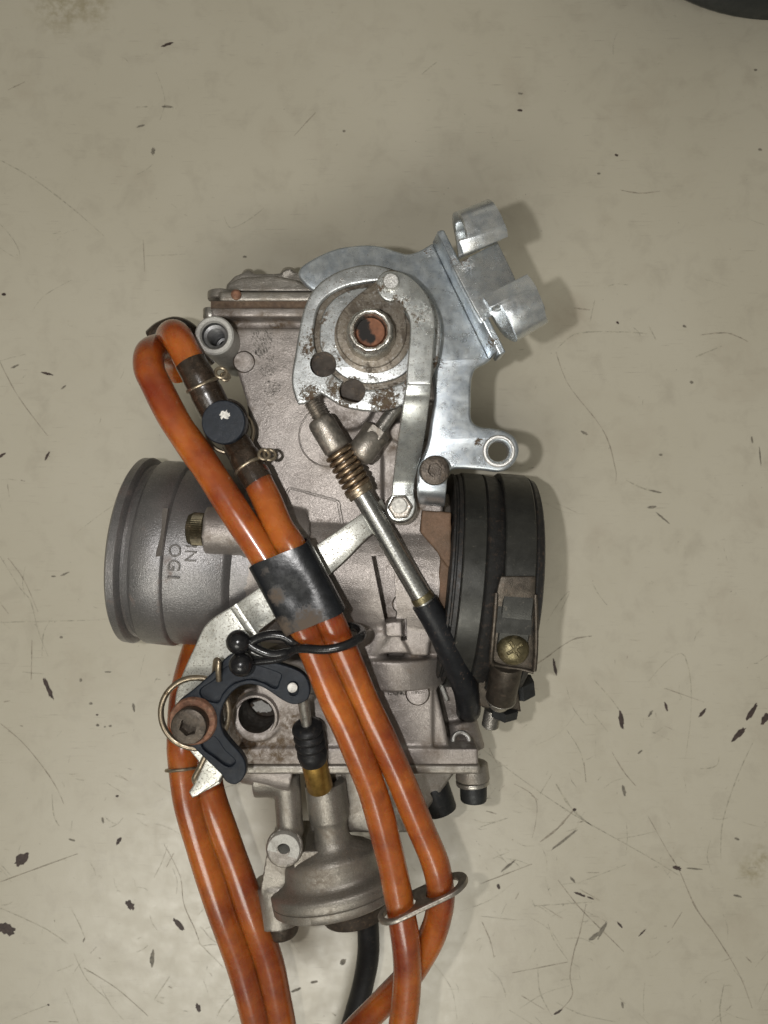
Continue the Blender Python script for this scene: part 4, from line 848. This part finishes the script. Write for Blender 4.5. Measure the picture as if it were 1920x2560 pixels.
# ------------------------------------------------------------------ hoses
def hose(name, pts, rpx, label, group=None, zr=5.0, mat='hose', n=28, rlist=None, cat='hose'):
    p = spl3([W(*q) for q in pts], 10); r = R_(rpx, zr)
    o = link(name, mesh(sweep(p, [r*(1 + .012*math.sin(i*.37)) for i in range(len(p))], n)), M[mat], None, 60)
    return tag(o, label, cat, group)
HG = 'amber rubber hoses of the carburettor'
hose('amber_hose', [(445, 930, 2.6), (428, 890, 3.2), (400, 872, 4.0), (374, 885, 4.7), (374, 925, 5.0), (392, 965, 5.05), (436, 1050, 5.1), (480, 1115, 5.1), (523, 1178, 5.15), (593, 1288, 5.2), (667, 1402, 5.2), (716, 1492, 5.2), (757, 1566, 5.18), (787, 1632, 5.1), (837, 1752, 5.0), (871, 1826, 4.9),
    (908, 1915, 4.75), (940, 2004, 4.6), (975, 2140, 4.4), (990, 2210, 4.3), (1001, 2272, 4.25), (1015, 2361, 4.2), (1018, 2452, 4.1), (1007, 2560, 4.0), (985, 2680, 3.9)], 38,
    'long amber hose looping at upper left and running down through the steel guide', HG)
hose('amber_hose', [(634, 1178, 4.93), (646, 1206, 4.97), (667, 1250, 5.0), (698, 1320, 5.12), (730, 1370, 5.2), (776, 1456, 5.2), (818, 1536, 5.18), (861, 1634, 5.05), (911, 1752, 4.85), (950, 1835, 4.75), (999, 1942, 4.6), (1046, 2056, 4.45), (1082, 2140, 4.35), (1096, 2190, 4.3), (1102, 2242, 4.2),
    (1092, 2305, 4.0), (1066, 2368, 3.8), (1020, 2442, 3.5), (960, 2504, 3.1), (895, 2570, 2.8), (820, 2650, 2.6)], 37,
    'amber hose from the round black valve through the guide, crossing under at the bottom', HG)
hose('amber_hose', [(436, 905, 2.8), (428, 870, 3.6), (426, 845, 4.3), (436, 836, 4.75), (450, 856, 4.95), (470, 894, 5.0), (488, 928, 5.0)], 38,
    'short curved amber hose stub bending over above the black valve', HG)
hose('amber_hose', [(520, 1560, 1.6), (485, 1640, 2.1), (462, 1740, 2.7), (455, 1840, 3.0), (458, 1900, 3.1), (468, 1985, 3.1), (490, 2072, 3.05), (514, 2150, 3.0), (553, 2272, 2.9), (597, 2392, 2.7), (625, 2490, 2.6), (645, 2570, 2.5), (668, 2680, 2.4)], 37.5,
    'outermost amber hose at lower left with a thin wire ring', HG, 3.0)
hose('amber_hose', [(530, 1800, 2.3), (515, 1870, 2.7), (516, 1935, 2.9), (532, 2005, 3.0), (562, 2092, 2.95), (598, 2190, 2.85), (638, 2306, 2.75), (671, 2400, 2.6), (692, 2495, 2.5), (705, 2570, 2.4), (722, 2680, 2.3)], 37,
    'inner amber hose at lower left passing beside the pump housing bolt', HG, 3.0)
hose('black_hose', [(918, 2200, 1.5), (919, 2290, 1.3), (921, 2380, 1.1), (908, 2460, .9), (885, 2545, .7), (850, 2660, .6)], 27.5, 'black rubber overflow hose hanging from under the pump housing', None, 1.2, 'rubber')
hose('black_hose', [(380, 842, 2.6), (405, 822, 2.7), (440, 812, 2.7), (474, 826, 2.6), (500, 860, 2.4), (540, 900, 2.2)], 20, 'thin dark hose behind the two amber loops at upper left', None, 2.6, 'hose_end')

# ------------------------------------------------------------------ valve with its hose ends
val = empty('hose_valve', W(558, 1055, 3.5), 'round black plastic vent valve with a white chipped spot joining two hoses', 'valve')
zv = 5.3
link('valve_disc', mesh(lathe(W(558, 1055, zv) - Vector((0, 0, .5)), (0, 0, 1), [(0, 0), (0, R_(50, zv)), (.3, R_(52, zv)), (.33, R_(55, zv)), (.45, R_(55.5, zv)), (.49, R_(54, zv)), (.5, R_(52, zv)), (.5, 0)], 64)), M['plastic'], val, 30)
vb, vf_ = blob(562, 1037, 26, 22, .3, 0, 30, 9, .6)
link('white_chip', mesh(([W(562, 1037, zv) + (p - W(562, 1037, 0))*.72 + Vector((0, 0, .004)) for p in vb], vf_), False), M['white'], val, smooth=False)
link('valve_barrel', mesh(lathe(W(575, 1062, 3.8), (.15, 0, 1), [(0, 0), (0, .38), (1.0, .38), (1.05, .34), (1.05, 0)], 40)), M['hose_end'], val, 40)
link('wire_ring', mesh(torus(W(575, 1078, 4.55), (.15, .25, 1), R_(58, 4.7), .04, 56, 10)), M['wire'], val)
link('hose_end', mesh(sweep(spl3([W(476, 905, 5.0), W(494, 938, 5.0), W(515, 980, 4.95), W(540, 1030, 4.85)], 8), [R_(r, 5) for r in [39.3]*4 + [39.5]*4 + [40.5]*8 + [42]*9], 32)), M['hose_end'], val, 60)
link('hose_end', mesh(sweep(spl3([W(578, 1075, 4.7), W(592, 1110, 4.8), W(612, 1145, 4.9), W(630, 1180, 4.95), W(646, 1206, 4.97)], 8), [R_(r, 5) for r in [30]*3 + [34]*4 + [37]*8 + [39]*10 + [39]*8], 32)), M['hose_end'], val, 60)
link('hose_nipple', mesh(rod(W(572, 1080, 4.7), W(600, 1128, 4.85), R_(26, 4.8), n=28)), M['plastic'], val)

def wire_clamp(c, axis, R, loops, label):
    r = empty('wire_clamp', c, label, 'wire clamp', 'spring wire clamps on the hoses')
    link('wire_loop', mesh(torus(c, axis, R, .035, 48, 10)), M['wire'], r)
    for q, rad in loops:
        link('wire_eye', mesh(torus(q, (.3, .4, 1), rad, .032, 28, 8)), M['wire'], r)
    return r
wire_clamp(W(507, 962, 4.97), W(540, 1030, 4.85) - W(494, 938, 5.0), R_(41.5, 5), [(W(553, 932, 5.05), R_(14, 5)), (W(563, 942, 4.95), R_(10, 5))], 'wire clamp on the dark hose end above the round valve')
wire_clamp(W(627, 1168, 4.93), W(640, 1200, 4.95) - W(605, 1140, 4.85), R_(41, 5), [(W(660, 1136, 5.1), R_(13, 5)), (W(674, 1137, 5.05), R_(14, 5))], 'wire clamp with twisted eyes on the hose end below the round valve')
wire_clamp(W(457, 1922, 3.1), (0.1, -1, .25), R_(40, 3.1), [(W(430, 1925, 3.1), R_(7, 3.1))], 'thin wire clamp around the outermost lower left hose')

# ------------------------------------------------------------------ black sleeve round the two hoses
c1, c2 = W(699, 1385, 5.2), W(790, 1556, 5.2); ax = (c2 - c1).normalized(); wv = Vector((-ax.y, ax.x, 0)).normalized()
NS, NT = 72, 26; V, F = [], []
for s, sc_ in ((0, 1.0), (1, .93)):
    for j in range(NT):
        t = j/(NT-1); c = c1.lerp(c2, t)
        for i in range(NS):
            th = 2*PI*i/NS
            ex = math.copysign(abs(math.cos(th))**.72, math.cos(th))*.60; ez = math.copysign(abs(math.sin(th))**.62, math.sin(th))*.345
            dent = -.05*math.exp(-((t-.55)/.25)**2)*math.exp(-((ex+.1)/.28)**2) if ez > 0 else 0
            V.append(c + wv*ex*sc_ + Vector((0, 0, (ez + dent)*sc_)) + ax*(.05*math.sin(th*2) if j in (0, NT-1) else 0))
def ix(s, j, i): return s*NS*NT + j*NS + i % NS
for j in range(NT-1):
    for i in range(NS):
        F.append((ix(0, j, i), ix(0, j, i+1), ix(0, j+1, i+1), ix(0, j+1, i))); F.append((ix(1, j, i), ix(1, j+1, i), ix(1, j+1, i+1), ix(1, j, i+1)))
for i in range(NS):
    F.append((ix(0, 0, i), ix(1, 0, i), ix(1, 0, i+1), ix(0, 0, i+1))); F.append((ix(0, NT-1, i), ix(0, NT-1, i+1), ix(1, NT-1, i+1), ix(1, NT-1, i)))
tag(link('rubber_sleeve', mesh((V, F)), M['sleeve'], None, 50), 'dusty black rubber sleeve holding two amber hoses together over the body', 'sleeve')

# ------------------------------------------------------------------ black retaining loop
lp = empty('retaining_loop', W(700, 1615, 4), 'glossy black plastic retaining loop tied around the hoses below the sleeve', 'plastic loop')
link('cord', mesh(sweep(spl3([W(610, 1600, 5.25), W(640, 1622, 5.25), W(680, 1636, 5.25), W(720, 1630, 5.3), W(750, 1621, 5.5), (W(811, 1624, 5.62)), W(862, 1614, 5.6), W(896, 1596, 5.45), W(905, 1582, 5.15), W(893, 1570, 4.85), W(860, 1566, 4.65), W(800, 1570, 4.6), W(740, 1590, 4.75), W(722, 1604, 5.1)], 10), R_(11.5, 5.4), 16)), M['plastic_gloss'], lp)
link('cord', mesh(sweep(spl3([W(612, 1618, 5.2), W(640, 1598, 5.25), W(672, 1588, 5.3), W(705, 1590, 5.3), W(730, 1604, 5.3), W(752, 1618, 5.35)], 10), R_(12, 5.3), 16)), M['plastic_gloss'], lp)
link('cord', mesh(sweep(spl3([W(618, 1655, 5.0), W(660, 1652, 5.05), W(700, 1646, 5.1), W(735, 1626, 5.2)], 10), R_(10, 5.1), 16)), M['plastic_gloss'], lp)

# ------------------------------------------------------------------ steel two-hole hose guide
g0, g1 = W(1000, 2272, 4.25), W(1106, 2222, 4.2); U = (g1 - g0).normalized(); Vv = Vector((0, .06, 1)); Vv = (Vv - U*U.dot(Vv)).normalized(); Nn = U.cross(Vv)
L = (g1 - g0).length
def stad(r, cx0, cx1, n=28):
    o = [(cx1 + r*math.cos(a_), r*math.sin(a_)) for a_ in [-PI/2 + PI*i/n for i in range(n+1)]]
    return o + [(cx0 + r*math.cos(a_), r*math.sin(a_)) for a_ in [PI/2 + PI*i/n for i in range(n+1)]]
o1 = stad(.46, 0, L + .08); h1 = [(.345*math.cos(-t_*2*PI/40), .345*math.sin(-t_*2*PI/40)) for t_ in range(40)]
cu = bpy.data.curves.new('c', 'CURVE'); cu.dimensions = '2D'; cu.fill_mode = 'BOTH'
for loop in (o1, h1, [(x + L, y) for x, y in h1]):
    s = cu.splines.new('POLY'); s.points.add(len(loop)-1); s.use_cyclic_u = True
    for i, p in enumerate(loop): s.points[i].co = (p[0], p[1], 0, 1)
cu.extrude = .02; cu.bevel_depth = .025; cu.bevel_resolution = 2; cu.offset = -.025
o = bpy.data.objects.new('t', cu); C.objects.link(o); dg = bpy.context.evaluated_depsgraph_get(); me = bpy.data.meshes.new_from_object(o.evaluated_get(dg)); bpy.data.objects.remove(o)
for v in me.vertices: v.co = g0 + U*v.co.x + Vv*v.co.y + Nn*v.co.z
bm = bmesh.new(); bm.from_mesh(me); bmesh.ops.remove_doubles(bm, verts=bm.verts, dist=2e-4); bmesh.ops.recalc_face_normals(bm, faces=bm.faces); bm.to_mesh(me); bm.free()
tag(link('hose_guide', me, M['barrel'], None, 40), 'worn steel two-hole guide plate threaded on the two amber hoses near the bottom', 'hose guide')

# ------------------------------------------------------------------ dark object at the corner
cc = W(1950, -500, 1.6)
tag(link('dark_tub', mesh(lathe((cc.x, cc.y, 0), (0, 0, 1), [(0, 0), (0, 3.0), (.25, 3.7), (.6, 4.15), (1.0, 4.55), (1.3, 4.85), (1.6, 5.05), (2.4, 5.0), (2.8, 4.8), (2.8, 4.5), (1.0, 4.3), (1.0, 0)], 96)), M['cap'], None, 60), 'dark rounded tub cut off by the top right corner', 'tub')

bpy.context.view_layer.update()
